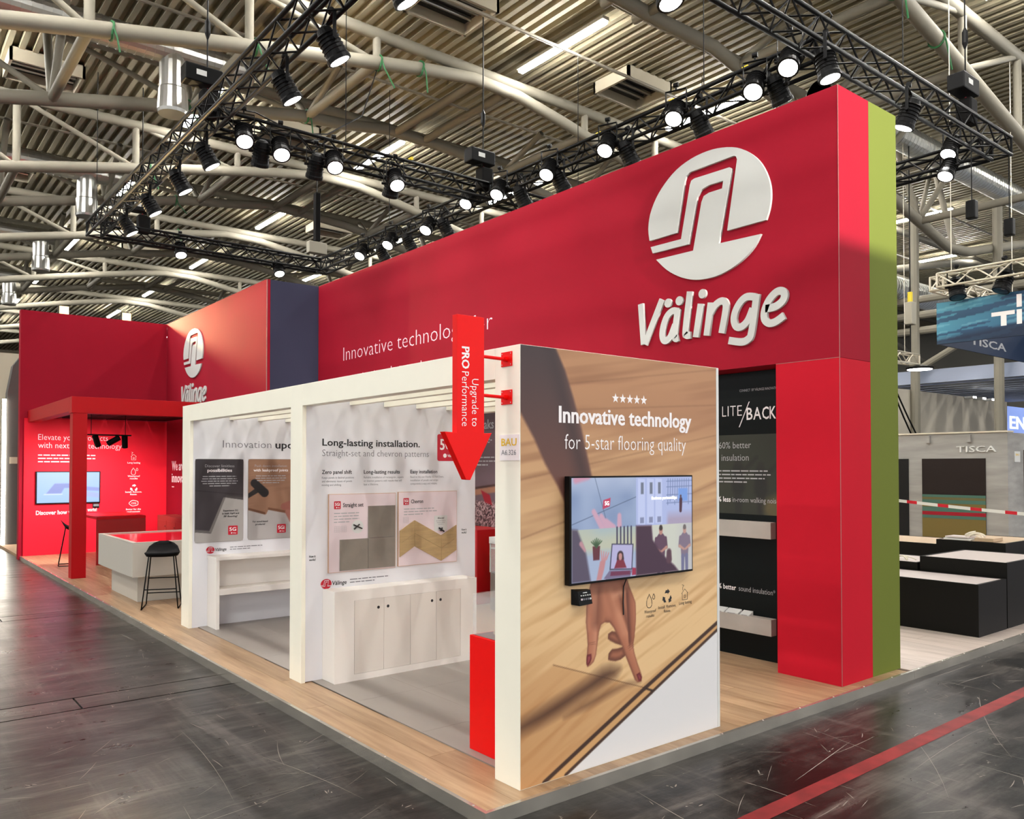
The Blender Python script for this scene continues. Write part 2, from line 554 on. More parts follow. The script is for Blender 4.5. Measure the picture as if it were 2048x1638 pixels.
# ------------------------------------------------------------------ platform with oak planks
def plank_mat(name, c0, c1):
    m = bpy.data.materials.new(name); m.use_nodes = True
    nt = m.node_tree; N = nt.nodes; L = nt.links; b = N['Principled BSDF']
    tc = N.new('ShaderNodeTexCoord'); oi = N.new('ShaderNodeObjectInfo')
    ad = N.new('ShaderNodeVectorMath'); ad.operation = 'ADD'
    sc = N.new('ShaderNodeMath'); sc.operation = 'MULTIPLY'; sc.inputs[1].default_value = 37
    L.new(oi.outputs['Random'], sc.inputs[0]); L.new(tc.outputs['Object'], ad.inputs[0]); L.new(sc.outputs[0], ad.inputs[1])
    mp = N.new('ShaderNodeMapping'); mp.inputs['Scale'].default_value = (9, 0.7, 1); L.new(ad.outputs[0], mp.inputs[0])
    n = N.new('ShaderNodeTexNoise'); n.inputs['Scale'].default_value = 2.4; n.inputs['Detail'].default_value = 8; n.inputs['Distortion'].default_value = 0.4
    L.new(mp.outputs[0], n.inputs['Vector'])
    r = N.new('ShaderNodeValToRGB'); r.color_ramp.elements[0].color = (*c0, 1); r.color_ramp.elements[0].position = .3
    r.color_ramp.elements[1].color = (*c1, 1); r.color_ramp.elements[1].position = .7
    L.new(n.outputs['Fac'], r.inputs[0])
    hs = N.new('ShaderNodeHueSaturation'); mr = N.new('ShaderNodeMapRange'); mr.inputs['To Min'].default_value = .86; mr.inputs['To Max'].default_value = 1.1
    L.new(oi.outputs['Random'], mr.inputs['Value']); L.new(mr.outputs[0], hs.inputs['Value']); L.new(r.outputs[0], hs.inputs['Color'])
    L.new(hs.outputs[0], b.inputs['Base Color']); b.inputs['Roughness'].default_value = 0.38
    MATS[name] = m
    return m
OAK = plank_mat('oak_plank', rgb(150, 118, 87), rgb(182, 152, 119))
PALE = plank_mat('pale_plank', rgb(168, 152, 142), rgb(198, 184, 175))
pf = box('floor_platform', -0.293, 4.224, -0.095, 18.0, FZ, -0.014, mat('chipboard', rgb(150, 120, 90), 0.8))
tag(pf, 'raised oak plank stand floor edged with steel', kind='structure')
pf2 = box('floor_platform', 4.228, 13.3, -0.095, 7.0, FZ, -0.014, mat('chipboard', rgb(150, 120, 90), 0.8))
tag(pf2, 'pale plank platform of the neighbouring stand', kind='structure')
pm = {}
def plank(parent, x0, x1, y0, y1, m):
    w, l = round(x1 - x0, 3), round(y1 - y0, 3)
    k = (w, l, m.name)
    if k not in pm:
        g = 0.0012
        pm[k] = MB().box(g, w - g, g, l - g, -0.014, 0.0).mesh('plank')
        pm[k].materials.append(m)
    pl = link('plank', pm[k], None, parent)
    wl = world_loc(parent)
    pl.location = (x0 - wl.x, y0 - wl.y, -wl.z)
xw = 0.1935
for i in range(int(round((4.224 + 0.293) / xw))):
    x0 = -0.293 + i * xw
    x1 = min(x0 + xw, 4.224)
    st = (i * 0.83) % 2.2
    y = -0.095
    while y < 14.9:
        ye = min(y + (st if y < 0 and st > .4 else 2.2), 18.0)
        if not (x0 > 0.08 and x1 < 1.70 and y > 0.15 and ye < 5.7):
            plank(pf, x0, x1, y, ye, OAK)
        y = ye
for i in range(19):
    x0 = 4.228 + i * 0.19
    st = (i * .71) % 1.6 + .4
    y = -0.095
    while y < 3.4:
        ye = min(y + (st if y < 0 else 1.8), 3.6)
        plank(pf2, x0, x0 + .19, y, ye, PALE)
        y = ye
# grey vinyl floor inside the gallery: large tiles
VIN = mat('grey_vinyl', rgb(146, 139, 132), 0.4, var=0.12, scale=2.5, stretch=(1, .35, 1))
vf = box('floor_vinyl', 0.10, 1.73, 0.235, 5.62, 0.0, 0.004, mat('vinyl_edge', rgb(120, 116, 112), 0.5))
tag(vf, 'grey vinyl tile floor inside the white gallery', kind='structure')
for i in range(3):
    for j in range(6):
        box('vinyl_tile', 0.10 + i * .5433 + .0008, 0.10 + (i + 1) * .5433 - .0008, .236 + j * .897 + .0008, .236 + (j + 1) * .897 - .0008, 0.004, 0.007, VIN, vf)
# stainless edge trims with screws
SCREW = mat('screw_steel', rgb(210, 205, 200), 0.3, 0.9)
scm = MB().lathe([(0.006, 0), (0.006, .0015), (0.003, .003)], n=8).mesh('screw'); scm.materials.append(SCREW)
def trim(name, x0, x1, y0, y1, axis, label):
    t = box(name, x0, x1, y0, y1, FZ, 0.003, STEEL)
    tag(t, label, kind='structure')
    wl = world_loc(t)
    if axis == 'x':
        for k in range(int((x1 - x0) / 0.45)):
            s = link('screw', scm, None, t); s.location = (x0 + .1 + k * .45 - wl.x, 0, .003 - wl.z)
    else:
        for k in range(int((y1 - y0) / 0.45)):
            s = link('screw', scm, None, t); s.location = (0, y0 + .12 + k * .45 - wl.y, .003 - wl.z)
trim('trim_1', -0.318, -0.2935, -0.12, 14.93, 'y', 'steel edge trim along the left side of the platform')
trim('trim_2', -0.293, 4.226, -0.12, -0.0955, 'x', 'steel edge trim along the front of the oak platform')
trim('trim_3', 4.229, 13.3, -0.12, -0.0955, 'x', 'steel edge trim along the front of the neighbouring pale platform')

# ------------------------------------------------------------------ hall roof
ZD = 10.95
mb = MB()
P = 0.26
n = int(100 / P)
prof = []
for i in range(n):
    x = -36 + i * P
    prof += [(x, ZD), (x + P * .42, ZD), (x + P * .5, ZD + .11), (x + P * .92, ZD + .11)]
prof.append((-36 + n * P, ZD))
vs, fs = [], []
YS = [-18, 5, 20, 40, 72]
for x, z in prof:
    for y in YS: vs.append((x, y, z))
ky = len(YS)
for i in range(len(prof) - 1):
    for j in range(ky - 1):
        fs.append((i * ky + j, i * ky + j + 1, (i + 1) * ky + j + 1, (i + 1) * ky + j))
mb.add(vs, fs)
tag(mb.build('ceiling', DECK), 'beige corrugated metal roof deck of the exhibition hall', kind='structure')

# skylight wells in the deck: frame boards hanging below, dark opening with a lens
WELL = mat('skylight_frame', rgb(176, 168, 148), 0.6)
DKGL = mat('skylight_glass', rgb(38, 42, 46), 0.08)
def skylight(cx, cy, label, w=1.5, d=1.15):
    r = empty('skylight_well', (cx, cy, ZD - .28), label, kind='structure')
    for a, b_, c, e in ((-w / 2, w / 2, -d / 2, -d / 2 + .06), (-w / 2, w / 2, d / 2 - .06, d / 2), (-w / 2, -w / 2 + .06, -d / 2, d / 2), (w / 2 - .06, w / 2, -d / 2, d / 2)):
        box('frame_board', cx + a, cx + b_, cy + c, cy + e, ZD - .28, ZD + .02, WELL, r)
    box('pane', cx - w / 2 + .05, cx + w / 2 - .05, cy - d / 2 + .05, cy + d / 2 - .05, ZD - .05, ZD - .02, DKGL, r)
    for k in range(3):
        MB().tube((cx - w / 2 + .1, cy - .25 + .25 * k, ZD - .1), (cx + w / 2 - .1, cy - .25 + .25 * k, ZD - .1), .03, 8).build('glazing_bar', DUCT, r)
for k, (a, b_) in enumerate(((6.2, 9.75), (11.6, 9.95), (.45, 17.9), (6.2, 17.7), (11.2, 25.3), (.6, 25.6), (6.3, 33.3))):
    skylight(a, b_, 'square skylight well in the corrugated roof, ' + ORD[k] + ' from the tower')

# girders: straight upper chord, lower chord bellying down from its apex at x = 8.2, panel posts and diagonals
def zlow(x):
    d = abs(x - 8.2)
    d = d if d < 13 else abs(26 - d)
    return 10.40 - 0.19 * math.sqrt(d * d + 0.6) + 0.10 - 0.0018 * d * d
_strut = {}
def strut(parent, p, q, r, name, n=8):
    p, q = Vector(p), Vector(q)
    L_ = (q - p).length
    k = (round(L_, 2), r)
    if k not in _strut:
        _strut[k] = MB().tube((0, 0, 0), (0, 0, L_), r, n, cap=False).mesh('strut', smooth=True); _strut[k].materials.append(PIPE)
    o = link(name, _strut[k], None, parent)
    o.location = p - world_loc(parent)
    o.rotation_euler = (q - p).to_track_quat('Z', 'Y').to_euler()
    return o
JX = [-5.2, -2.6, 0.05, 2.68, 5.3, 8.2, 11.1, 13.7, 16.4, 19.0, 21.2]
gy = [(3.3, 3.3), (7.2, 6.6), (11.1, 11.1), (15.0, 14.35), (18.9, 18.9), (22.8, 22.15), (26.7, 26.7), (30.6, 29.95), (34.5, 34.5), (38.4, 37.7), (42.3, 42.3), (50.1, 50.1), (58, 58)]
for gi, (yt, yl) in enumerate(gy):
    g = empty('roof_girder', (8.2, yt, 10.4), 'pale tubular roof girder, ' + ORD[gi] + ' from the front of the hall', kind='structure')
    MB().tube((-34, yt, 10.5), (58, yt, 10.5), .125, 10).build('upper_chord', PIPE, g, smooth=True)
    pts = [(x, yl if abs(x - 8.2) > 2 else (yt + yl) / 2, zlow(x)) for x in np.arange(-30, 58, 1.3)]
    MB().path(pts, .135, 10).build('lower_chord', PIPE, g, smooth=True)
    near = gi < 9
    if near:
        for k, x in enumerate(JX):
            if abs(x - 8.2) < .5: continue
            strut(g, (x, yl, zlow(x)), (x, yt, 10.5), .085, 'panel_post')
            xn = JX[k + 1] if x < 8 else JX[k - 1]
            if abs(xn - 8.2) > .5:
                strut(g, (x, yt, 10.5), (xn, yl, zlow(xn)), .062, 'diagonal')
        if gi % 2 == 0 and gi + 1 < len(gy):       # cross pipes tying a pair of girders together
            y2 = gy[gi + 1][1]
            for x in JX[1:-1]:
                if abs(x - 8.2) < .5:
                    strut(g, (x - .35, yt, 10.3), (x - .35, gy[gi + 1][0], 10.3), .1, 'cross_pipe')
                    strut(g, (x + .5, yt, 10.3), (x + .5, gy[gi + 1][0], 10.3), .1, 'cross_pipe')
                else:
                    strut(g, (x, yl, zlow(x)), (x, y2, zlow(x)), .1, 'cross_pipe')
                    strut(g, (x, (yl + y2) / 2, 10.5), (x, y2, zlow(x)), .075, 'brace')
# thin service rails under the deck along the girders
for k, y in enumerate((13.0, 20.8, 9.3)):
    tag(MB().tube((-30, y, 10.6), (50, y, 10.6), .035, 8).build('service_rail', mat('rail_grey', rgb(150, 144, 130), .5)), 'thin grey service rail under the roof deck, %s of three' % ORD[k], kind='structure')

# ceiling light strips in rows; outer left rows and front strips added for light
sid = 0
strip_me = MB().box(-.065, .065, -1.33, 1.33, -.03, .03).mesh('tube'); strip_me.materials.append(LAMP)
hous_me = MB().box(-.09, .09, -1.36, 1.36, .03, .10).mesh('housing'); hous_me.materials.append(PIPE)
rows = {-11.3: 'unseen outermost row on the left', -6.2: 'unseen second row left of the stand', 3.76: 'row above the left girder bays', 8.72: 'row above the open middle of the stand', 13.72: 'row behind the red wall', -1.2: 'row left of the stand', 26.5: 'row far right', 33.0: 'outermost row on the right', 20.0: 'row right of the tower'}
for rx, rn in rows.items():
    for k in range(-2, 7):
        yc = 9.35 + 7.78 * k + (2.6 if rx == 33.0 else (.9 if rx == 26.5 else 0))
        r = empty('ceiling_light', (rx, yc, 10.62), 'white ceiling light strip, ' + rn + ', ' + ORD[k + 2] + ' from the front', 'ceiling light', 'ceiling light strips')
        link('tube', strip_me, None, r); link('housing', hous_me, None, r)

# galvanised ducts with drop outlets
def duct(x0, x1, y, z, drops, label, r=.26):
    d = empty('air_duct', (x0, y, z), label, kind='structure')
    mb = MB().tube((x0, y, z), (x1, y, z), r, 20)
    o = mb.build('duct_pipe', DUCT, d, smooth=False)
    rg = MB()
    x = x0
    while x < x1:
        rg.tube((x, y, z), (x + .03, y, z), r + .012, 20)
        x += .16
    ro = rg.build('spiral_seam', DUCT, d); ro['kind'] = 'stuff'
    for dx in drops:
        MB().lathe([(.19, .15), (.25, -.25), (.25, -.75), (.27, -.78), (.29, -1.2), (.27, -1.26)], (dx, y, z), 20).build('drop_outlet', DUCT, d)
duct(-12, 3.55, 13.3, 9.95, (1.98,), 'galvanised spiral air duct with a drop outlet at upper left')
duct(-12, 3.0, 21.7, 9.95, (2.1,), 'galvanised air duct with a drop outlet behind the first')
duct(-12, 3.0, 29.7, 9.95, (2.2,), 'galvanised air duct far at left with a drop outlet')
duct(-12, 3.0, 37.5, 9.95, (2.2,), 'farthest galvanised air duct at left')
duct(13.4, 40, 6.15, 9.85, (15.5,), 'galvanised air duct at upper right behind the tower', .3)

# ------------------------------------------------------------------ black lighting trusses
TS = .145     # half size
ZR = 7.0
_br = {}
def brace_mesh(key, p, q, m, r=.0135):
    if key not in _br:
        _br[key] = MB().tube(p, q, r, 5, cap=False).mesh('brace'); _br[key].materials.append(m)
    return _br[key]
def truss(name, axis, a, b, c, z, label, m=BLACK, group='black lighting trusses', s=TS, pitch=.30, hang=(), rc=.03):
    """axis x or y from a to b at the other coordinate c"""
    base = (a, c, z - s) if axis == 'x' else (c, a, z - s)
    t = empty(name, base, label, 'truss', group)
    def pt(l, u, w):
        return (a + l, c + u, z + w) if axis == 'x' else (c + u, a + l, z + w)
    Ln = b - a
    for u in (-s, s):
        for w in (-s, s):
            MB().tube(pt(0, u, w), pt(Ln, u, w), rc, 8).build('chord', m, t, smooth=True)
    k = int(Ln / pitch); pt_ = Ln / k
    for fi, (u0, w0, u1, w1) in enumerate(((-s, -s, -s, s), (s, -s, s, s), (-s, -s, s, -s), (-s, s, s, s))):
        for i in range(k):
            fl_ = (i + fi) % 2
            A, B = ((u0, w0), (u1, w1)) if fl_ else ((u1, w1), (u0, w0))
            if axis == 'x': p, q = Vector((0, A[0], A[1])), Vector((pt_, B[0], B[1]))
            else: p, q = Vector((A[0], 0, A[1])), Vector((B[0], pt_, B[1]))
            o = link('brace', brace_mesh((axis, fi, fl_, round(pt_, 4), s, m.name), p, q, m), None, t)
            o.location = (i * pt_, 0, s) if axis == 'x' else (0, i * pt_, s)
    for e in (0, Ln):
        mbf = MB()
        for p, q in (((-s, -s), (s, -s)), ((s, -s), (s, s)), ((s, s), (-s, s)), ((-s, s), (-s, -s))):
            mbf.tube(pt(e, *p), pt(e, *q), .02, 6)
        mbf.build('end_frame', m, t)
    for h in hang:
        MB().tube(pt(h - a, 0, s), pt(h - a, 0, 10.45 - z), .008, 5).build('hanger', m, t)
    return t
truss('lighting_truss', 'y', -3.0, 16.55, 1.25, ZR, 'black box truss running over the aisle side of the stand', hang=(-1, 16.3))
truss('lighting_truss', 'y', 2.15, 16.55, 6.7, ZR, 'black box truss running behind and above the big red wall', hang=(4, 13))
truss('lighting_truss', 'y', 2.15, 9.3, 11.75, ZR, 'short black box truss right of the tower running to the back', hang=(8,))
truss('lighting_truss', 'x', 1.40, 6.55, 16.4, ZR, 'farthest black cross truss over the lounge', hang=())
truss('lighting_truss', 'x', 1.40, 6.55, 9.1, ZR, 'middle black cross truss carrying forward facing spotlights', hang=(3.6,))
truss('lighting_truss', 'x', -3.0, 11.9, 1.97, ZR, 'front black cross truss passing above the tower corner', hang=(8.5,))
truss('lighting_truss', 'x', 6.85, 11.6, 9.1, ZR, 'black cross truss behind the red wall', hang=(9,))

# stage spotlights: body, lens, fins, yoke, clamp
bd = MB().lathe([(.05, .19), (.085, .17), (.1, .12), (.118, .06), (.125, -.06), (.132, -.14), (.142, -.16), (.142, -.205), (.12, -.205)], n=18).mesh('body', smooth=False); bd.materials.append(BLACK)
lens_on = MB().lathe([(.118, -.198), (.116, -.207), (.08, -.212)], n=18).mesh('lens'); lens_on.materials.append(LENS)
lens_off = MB().lathe([(.118, -.198), (.116, -.207), (.08, -.212)], n=18).mesh('lens'); lens_off.materials.append(LENSOFF)
fin = MB()
for k in range(5): fin.lathe([(.128, .1 - .045 * k), (.136, .1 - .045 * k - .006), (.128, .1 - .045 * k - .012)], n=18)
fin = fin.mesh('cooling_fins'); fin.materials.append(BLACK)
yk = MB()
for s_ in (-1, 1):
    yk.add(*(lambda x0, x1: ([(x0, -.02, -.02), (x1, -.02, -.02), (x1, .02, -.02), (x0, .02, -.02), (x0, -.02, .30), (x1, -.02, .30), (x1, .02, .30), (x0, .02, .30)],
            [(0, 3, 2, 1), (4, 5, 6, 7), (0, 1, 5, 4), (1, 2, 6, 5), (2, 3, 7, 6), (3, 0, 4, 7)]))(min(s_ * .15, s_ * .158), max(s_ * .15, s_ * .158)))
    yk.tube((s_ * .12, 0, 0), (s_ * .19, 0, 0), .022, 8)
yk.box(-.158, .158, -.02, .02, .30, .308)
yk = yk.mesh('yoke'); yk.materials.append(BLACK)
cl = MB().tube((0, 0, .30), (0, 0, .36), .014, 6).tube((-.035, 0, .38), (.035, 0, .38), .034, 10).mesh('clamp'); cl.materials.append(BLACK)
def spotlight(lens, d, on, label, group, power=1.0, warm=False, angle=62):
    d = Vector(d).normalized()
    piv = Vector(lens) - d * .2
    r = empty('stage_spotlight', piv, label, 'spotlight', group)
    q = (-d).to_track_quat('Z', 'Y').to_euler()
    for nm, me in (('body', bd), ('lens', lens_on if on else lens_off), ('cooling_fins', fin)):
        o = link(nm, me, None, r); o.rotation_euler = q
    az = math.atan2(d.y, d.x) + PI / 2
    for nm, me in (('yoke', yk), ('clamp', cl)):
        o = link(nm, me, None, r); o.rotation_euler = (0, 0, az)
    if on and power > 0:
        ld = bpy.data.lights.new('spot_beam', 'SPOT')
        ld.energy = SPOT_W * power
        ld.color = (1, .98, .97)
        ld.spot_size = math.radians(angle); ld.spot_blend = 0.6
        ld.shadow_soft_size = .1
        lo_ = bpy.data.objects.new('spot_beam', ld); COL.objects.link(lo_)
        lo_.parent = r; lo_.location = d * .225
        lo_.rotation_euler = d.to_track_quat('-Z', 'Y').to_euler()
    return r
GS = 'black stage spotlights on the trusses'
for k, p in enumerate([(1.45, 3.56, 6.38), (1.45, 5.04, 6.37), (1.45, 6.34, 6.37), (1.45, 9.34, 6.39), (1.45, 10.68, 6.35), (1.45, 12.45, 6.41), (1.45, 14.11, 6.41)]):
    spotlight(p, (.5, -.1, -.86), True, 'lit spotlight on the aisle side truss, %s from the front' % ORD[k], GS, .6)
for k, p in enumerate([(1.68, 8.6, 6.61), (2.26, 8.6, 6.55), (3.16, 8.6, 6.56), (4.31, 8.6, 6.52)]):
    spotlight(p, (-.12, -.55, -.82), True, 'lit spotlight facing forward on the middle cross truss, %s from the left' % ORD[k], GS, 1.0)
for k, p in enumerate([(2.07, 9.0, 6.46), (2.98, 9.0, 6.47), (4.4, 9.0, 6.46)]):
    spotlight(p, (.1, .55, -.8), False, 'unlit spotlight turned away on the middle cross truss, %s from the left' % ORD[k], GS)
for k, p in enumerate([(3.05, 16.3, 6.68), (5.45, 16.3, 6.6)]):
    spotlight(p, (0, -.45, -.9), True, 'lit spotlight on the farthest cross truss, %s from the left' % ORD[k], GS, 1.0)
for k, p in enumerate([(6.3, 2.37, 6.77), (6.3, 2.89, 6.65), (6.3, 4.23, 6.74), (6.3, 5.62, 6.7), (6.3, 7.02, 6.71), (6.3, 8.41, 6.73), (6.3, 9.4, 6.81), (6.3, 10.83, 6.62), (6.3, 12.38, 6.64), (6.3, 13.68, 6.66)]):
    spotlight(p, (-.55, -.22, -.8), True, 'lit spotlight on the truss above the red wall, %s from the tower' % ORD[k], GS, 1.0)
for k, p in enumerate([(6.7, 2.7, 6.55), (6.7, 3.98, 6.52), (6.7, 5.4, 6.52), (6.7, 7.0, 6.52), (6.7, 8.05, 6.52), (6.7, 10.55, 6.52), (6.7, 11.98, 6.52), (6.7, 13.15, 6.52)]):
    spotlight(p, (.5, -.1, -.85), False, 'unlit spotlight hanging low on the truss above the red wall, %s from the tower' % ORD[k], GS)
for k, p in enumerate([(3.38, 1.8, 6.3), (6.3, 1.8, 6.42), (8.13, 1.8, 6.3)]):
    spotlight(p, ((.05, -.3, -.9), (.1, -.2, -.95), (-.1, .35, -.9))[k], True, 'lit spotlight on the front cross truss, %s from the left' % ORD[k], GS, .6)
for k, p in enumerate([(11.4, 2.61, 6.98), (11.4, 2.66, 6.62)]):
    spotlight(p, (-.5, .1, -.86), True, ('upper', 'lower')[k] + ' of two lit spotlights near the right end of the trusses', GS, .6)

# chain hoists on the trusses
YEL = mat('yellow_plastic', rgb(214, 190, 30), .5)
def hoist(x, y, label, long_bag=False):
    h = empty('chain_hoist', (x, y, ZR + TS), label, 'hoist', 'chain hoists above the trusses')
    box('motor_housing', x - .36, x + .2, y - .13, y + .13, 7.52, 7.78, BLACK, h, bevel=.02)
    box('label_plate', x - .2, x - .05, y - .134, y - .13, 7.62, 7.70, SIGNW, h)
    box('chain_bag', x - .1, x + .16, y - .12, y + .12, 7.05, 7.46, BLKM, h, bevel=.03)
    MB().tube((x, y, 7.78), (x, y, 10.4), .012, 6).build('chain', BLACK, h)
    MB().path([(x, y, 7.5), (x + .03, y, 7.46), (x + .03, y, 7.36), (x - .02, y, 7.33), (x - .05, y, 7.38)], .014, 6).build('hook', INKR, h)
    MB().lathe([(.01, .5), (.045, .42), (.045, .25), (.01, .15)], (x, y, 8.1), 8).build('hook_block', BLACK, h)
hoist(1.30, 9.15, 'black chain hoist where the aisle truss meets the middle truss')
hoist(6.5, 9.1, 'black chain hoist where the middle truss meets the red wall truss')
hoist(10.6, 2.0, 'black chain hoist on the front truss right of the tower')
hoist(2.2, 16.35, 'black chain hoist on the far corner truss')
h = empty('chain_hoist', (6.5, 16.4, 7.2), 'tall black chain bag hanging at the far truss corner', 'hoist', 'chain hoists above the trusses')
box('chain_bag', 6.43, 6.57, 16.32, 16.48, 7.62, 8.9, BLKM, h, bevel=.02)
MB().path([(6.5, 16.4, 8.9), (6.5, 16.4, 10.4)], .012, 6).build('chain', BLACK, h)
box('motor_housing', 6.25, 6.75, 16.3, 16.5, 7.3, 7.6, mat('hoist_grey', rgb(150, 145, 130), .5), h, bevel=.02)

for k, (x, y, z) in enumerate(((6.62, 3.25, 7.17), (6.62, 4.55, 7.17), (6.62, 6.1, 7.17), (4.8, 8.98, 7.17))):
    pg_ = empty('cable_plug', (x, y, z), 'yellow cable plug lying on the truss, %s of four' % ORD[k], 'plug', 'yellow plugs on the trusses')
    MB().tube((x, y - .06, z + .03), (x, y + .02, z + .03), .03, 10).build('plug_body', YEL, pg_)
    MB().tube((x, y + .02, z + .03), (x, y + .06, z + .03), .018, 8).build('plug_collar', BLACK, pg_)
def drape(pts, label):
    tag(MB().path([(a, b, c) for a, b, c in pts], .012, 6).build('power_cable', BLACK), label, 'cable', 'black cables draped on the trusses')
drape([(1.3, 9.0, 7.2), (2.0, 9.05, 7.30), (2.8, 9.3, 7.25), (3.6, 9.8, 7.6), (4.6, 10.4, 8.4), (5.3, 11.1, 9.75)], 'black cable rising from the middle truss to the roof pipe')
drape([(6.6, 9.2, 7.2), (6.4, 9.0, 7.5), (6.2, 9.05, 7.42), (5.9, 9.1, 7.18)], 'black cable looped beside the middle chain hoist')
drape([(6.75, 2.2, 7.2), (6.7, 2.0, 7.42), (6.45, 1.9, 7.35), (6.2, 1.95, 7.18)], 'black cable looped above the tower corner')
# green slings tied round the girders, with hanging tails
SLING = mat('green_sling', rgb(30, 92, 48), .7)
for k, (x, y) in enumerate(((.38, 11.1), (2.79, 11.1), (5.34, 11.1), (6.33, 11.1), (2.6, 14.35), (2.84, 14.35), (5.27, 14.35), (3.0, 18.9), (4.6, 22.15), (6.0, 26.7), (11.0, 3.3), (12.6, 3.3))):
    z = zlow(x)
    s = empty('lifting_sling', (x, y, z), 'green lifting sling knotted round a roof pipe, %s of twelve' % ORD[k], 'sling', 'green lifting slings on the roof pipes')
    MB().path([(x + .01 * math.sin(3 * t), y + .15 * math.cos(t), z + .15 * math.sin(t)) for t in np.linspace(0, 2 * PI, 14)[:-1]], .02, 6, closed=True).build('loop', SLING, s)
    MB().path([(x, y - .15, z), (x + .05, y - .16, z - .15), (x + .1 + .1 * (k % 3), y - .14, z - .38 - .05 * (k % 4))], .016, 5).build('tail', SLING, s)

# ------------------------------------------------------------------ big red brand wall with its green back
LOGO_A = [(-1.971, 3.954), (-1.986, 4.074), (-1.961, 4.213), (-1.884, 4.353), (-1.772, 4.467), (-1.627, 4.561), (-1.451, 4.615), (-1.265, 4.63), (-1.102, 4.612), (-0.945, 4.564), (-0.823, 4.488), (-0.719, 4.386), (-0.647, 4.263), (-0.607, 4.139), (-0.602, 4.024), (-0.62, 3.927), (-0.65, 3.85), (-1.051, 3.848), (-0.942, 4.458), (-0.953, 4.488), (-0.976, 4.501), (-1.469, 4.493), (-1.513, 4.466), (-1.53, 4.429), (-1.626, 3.957)]
LOGO_B = [(-1.956, 3.889), (-1.577, 3.886), (-1.47, 4.371), (-1.452, 4.408), (-1.418, 4.419), (-1.024, 4.411), (-1.004, 4.397), (-1.001, 4.37), (-1.144, 3.752), (-0.701, 3.74), (-0.769, 3.643), (-0.874, 3.562), (-1.014, 3.498), (-1.174, 3.461), (-1.338, 3.461), (-1.475, 3.486), (-1.614, 3.541), (-1.758, 3.631), (-1.887, 3.752), (-1.434, 3.747), (-1.335, 4.178), (-1.309, 4.226), (-1.251, 4.242), (-1.104, 4.242), (-1.091, 4.309), (-1.25, 4.312), (-1.334, 4.294), (-1.385, 4.238), (-1.485, 3.819), (-1.93, 3.822)]
def smooth_poly(p, lo, hi):
    """Catmull-Rom refinement of the rounded run lo..hi of an outline"""
    o = []
    n = len(p)
    for i in range(n):
        o.append(p[i])
        if lo <= i < hi:
            p0, p1, p2, p3 = [np.array(p[max(lo, min(hi, j))]) for j in (i - 1, i, i + 1, i + 2)]
            for t in (.33, .67):
                q = .5 * ((2 * p1) + (-p0 + p2) * t + (2 * p0 - 5 * p1 + 4 * p2 - p3) * t * t + (-p0 + 3 * p1 - 3 * p2 + p3) * t ** 3)
                o.append((float(q[0]), float(q[1])))
    return o
LA = smooth_poly(LOGO_A, 0, 16)
LB = smooth_poly(LOGO_B, 9, 18)
def brand_logo(parent, plane, org, scale, material, depth, scy=None, name='logo_piece'):
    """emblem centred on org, scale 1 = 1.384 m wide"""
    for P_ in (LA, LB):
        q = [((a + 1.294) * scale, (b - 4.045) * (scy or scale)) for a, b in P_]
        flat(name, q, plane, org, material, parent, lift=.001, depth=depth)
WORD = {'V': [[(0.041, 0.408), (0.078, 0.0)], [(0.318, 0.408), (0.094, 0.0)]],
'ä': [[(0.518, 0.263), (0.447, 0.277), (0.378, 0.235), (0.333, 0.149), (0.318, 0.065), (0.336, 0.012), (0.377, 0.004), (0.424, 0.041), (0.478, 0.143)], [(0.511, 0.285), (0.474, 0.053), (0.485, 0.009), (0.515, 0.013)]],
'l': [[(0.657, 0.43), (0.603, 0.074), (0.615, 0.025), (0.664, 0.02)]],
'i': [[(0.783, 0.295), (0.725, -0.008)]],
'n': [[(0.897, 0.288), (0.848, -0.008)], [(0.887, 0.189), (0.943, 0.254), (1.011, 0.283), (1.055, 0.263), (1.061, 0.196), (1.015, -0.007)]],
'g': [[(1.374, 0.261), (1.288, 0.278), (1.219, 0.244), (1.164, 0.168), (1.148, 0.091), (1.176, 0.029), (1.233, 0.025), (1.294, 0.071), (1.344, 0.167)], [(1.386, 0.285), (1.331, -0.036), (1.293, -0.096), (1.224, -0.111), (1.093, -0.082)]],
'e': [[(1.472, 0.145), (1.565, 0.148), (1.636, 0.184), (1.658, 0.237), (1.629, 0.272), (1.573, 0.267), (1.505, 0.211), (1.461, 0.124), (1.464, 0.054), (1.507, 0.016), (1.571, 0.02), (1.652, 0.061)]]}
WDOT = {'ä': [(0.393, 0.362), (0.531, 0.362)], 'i': [(0.803, 0.384)]}
def crom(p, n=4):
    if len(p) < 3: return list(p)
    o = []
    for i in range(len(p) - 1):
        p0, p1, p2, p3 = [np.array(p[max(0, min(len(p) - 1, j))]) for j in (i - 1, i, i + 1, i + 2)]
        for t in np.arange(n) / n:
            q = .5 * ((2 * p1) + (-p0 + p2) * t + (2 * p0 - 5 * p1 + 4 * p2 - p3) * t * t + (-p0 + 3 * p1 - 3 * p2 + p3) * t ** 3)
            o.append((float(q[0]), float(q[1])))
    return o + [tuple(p[-1])]
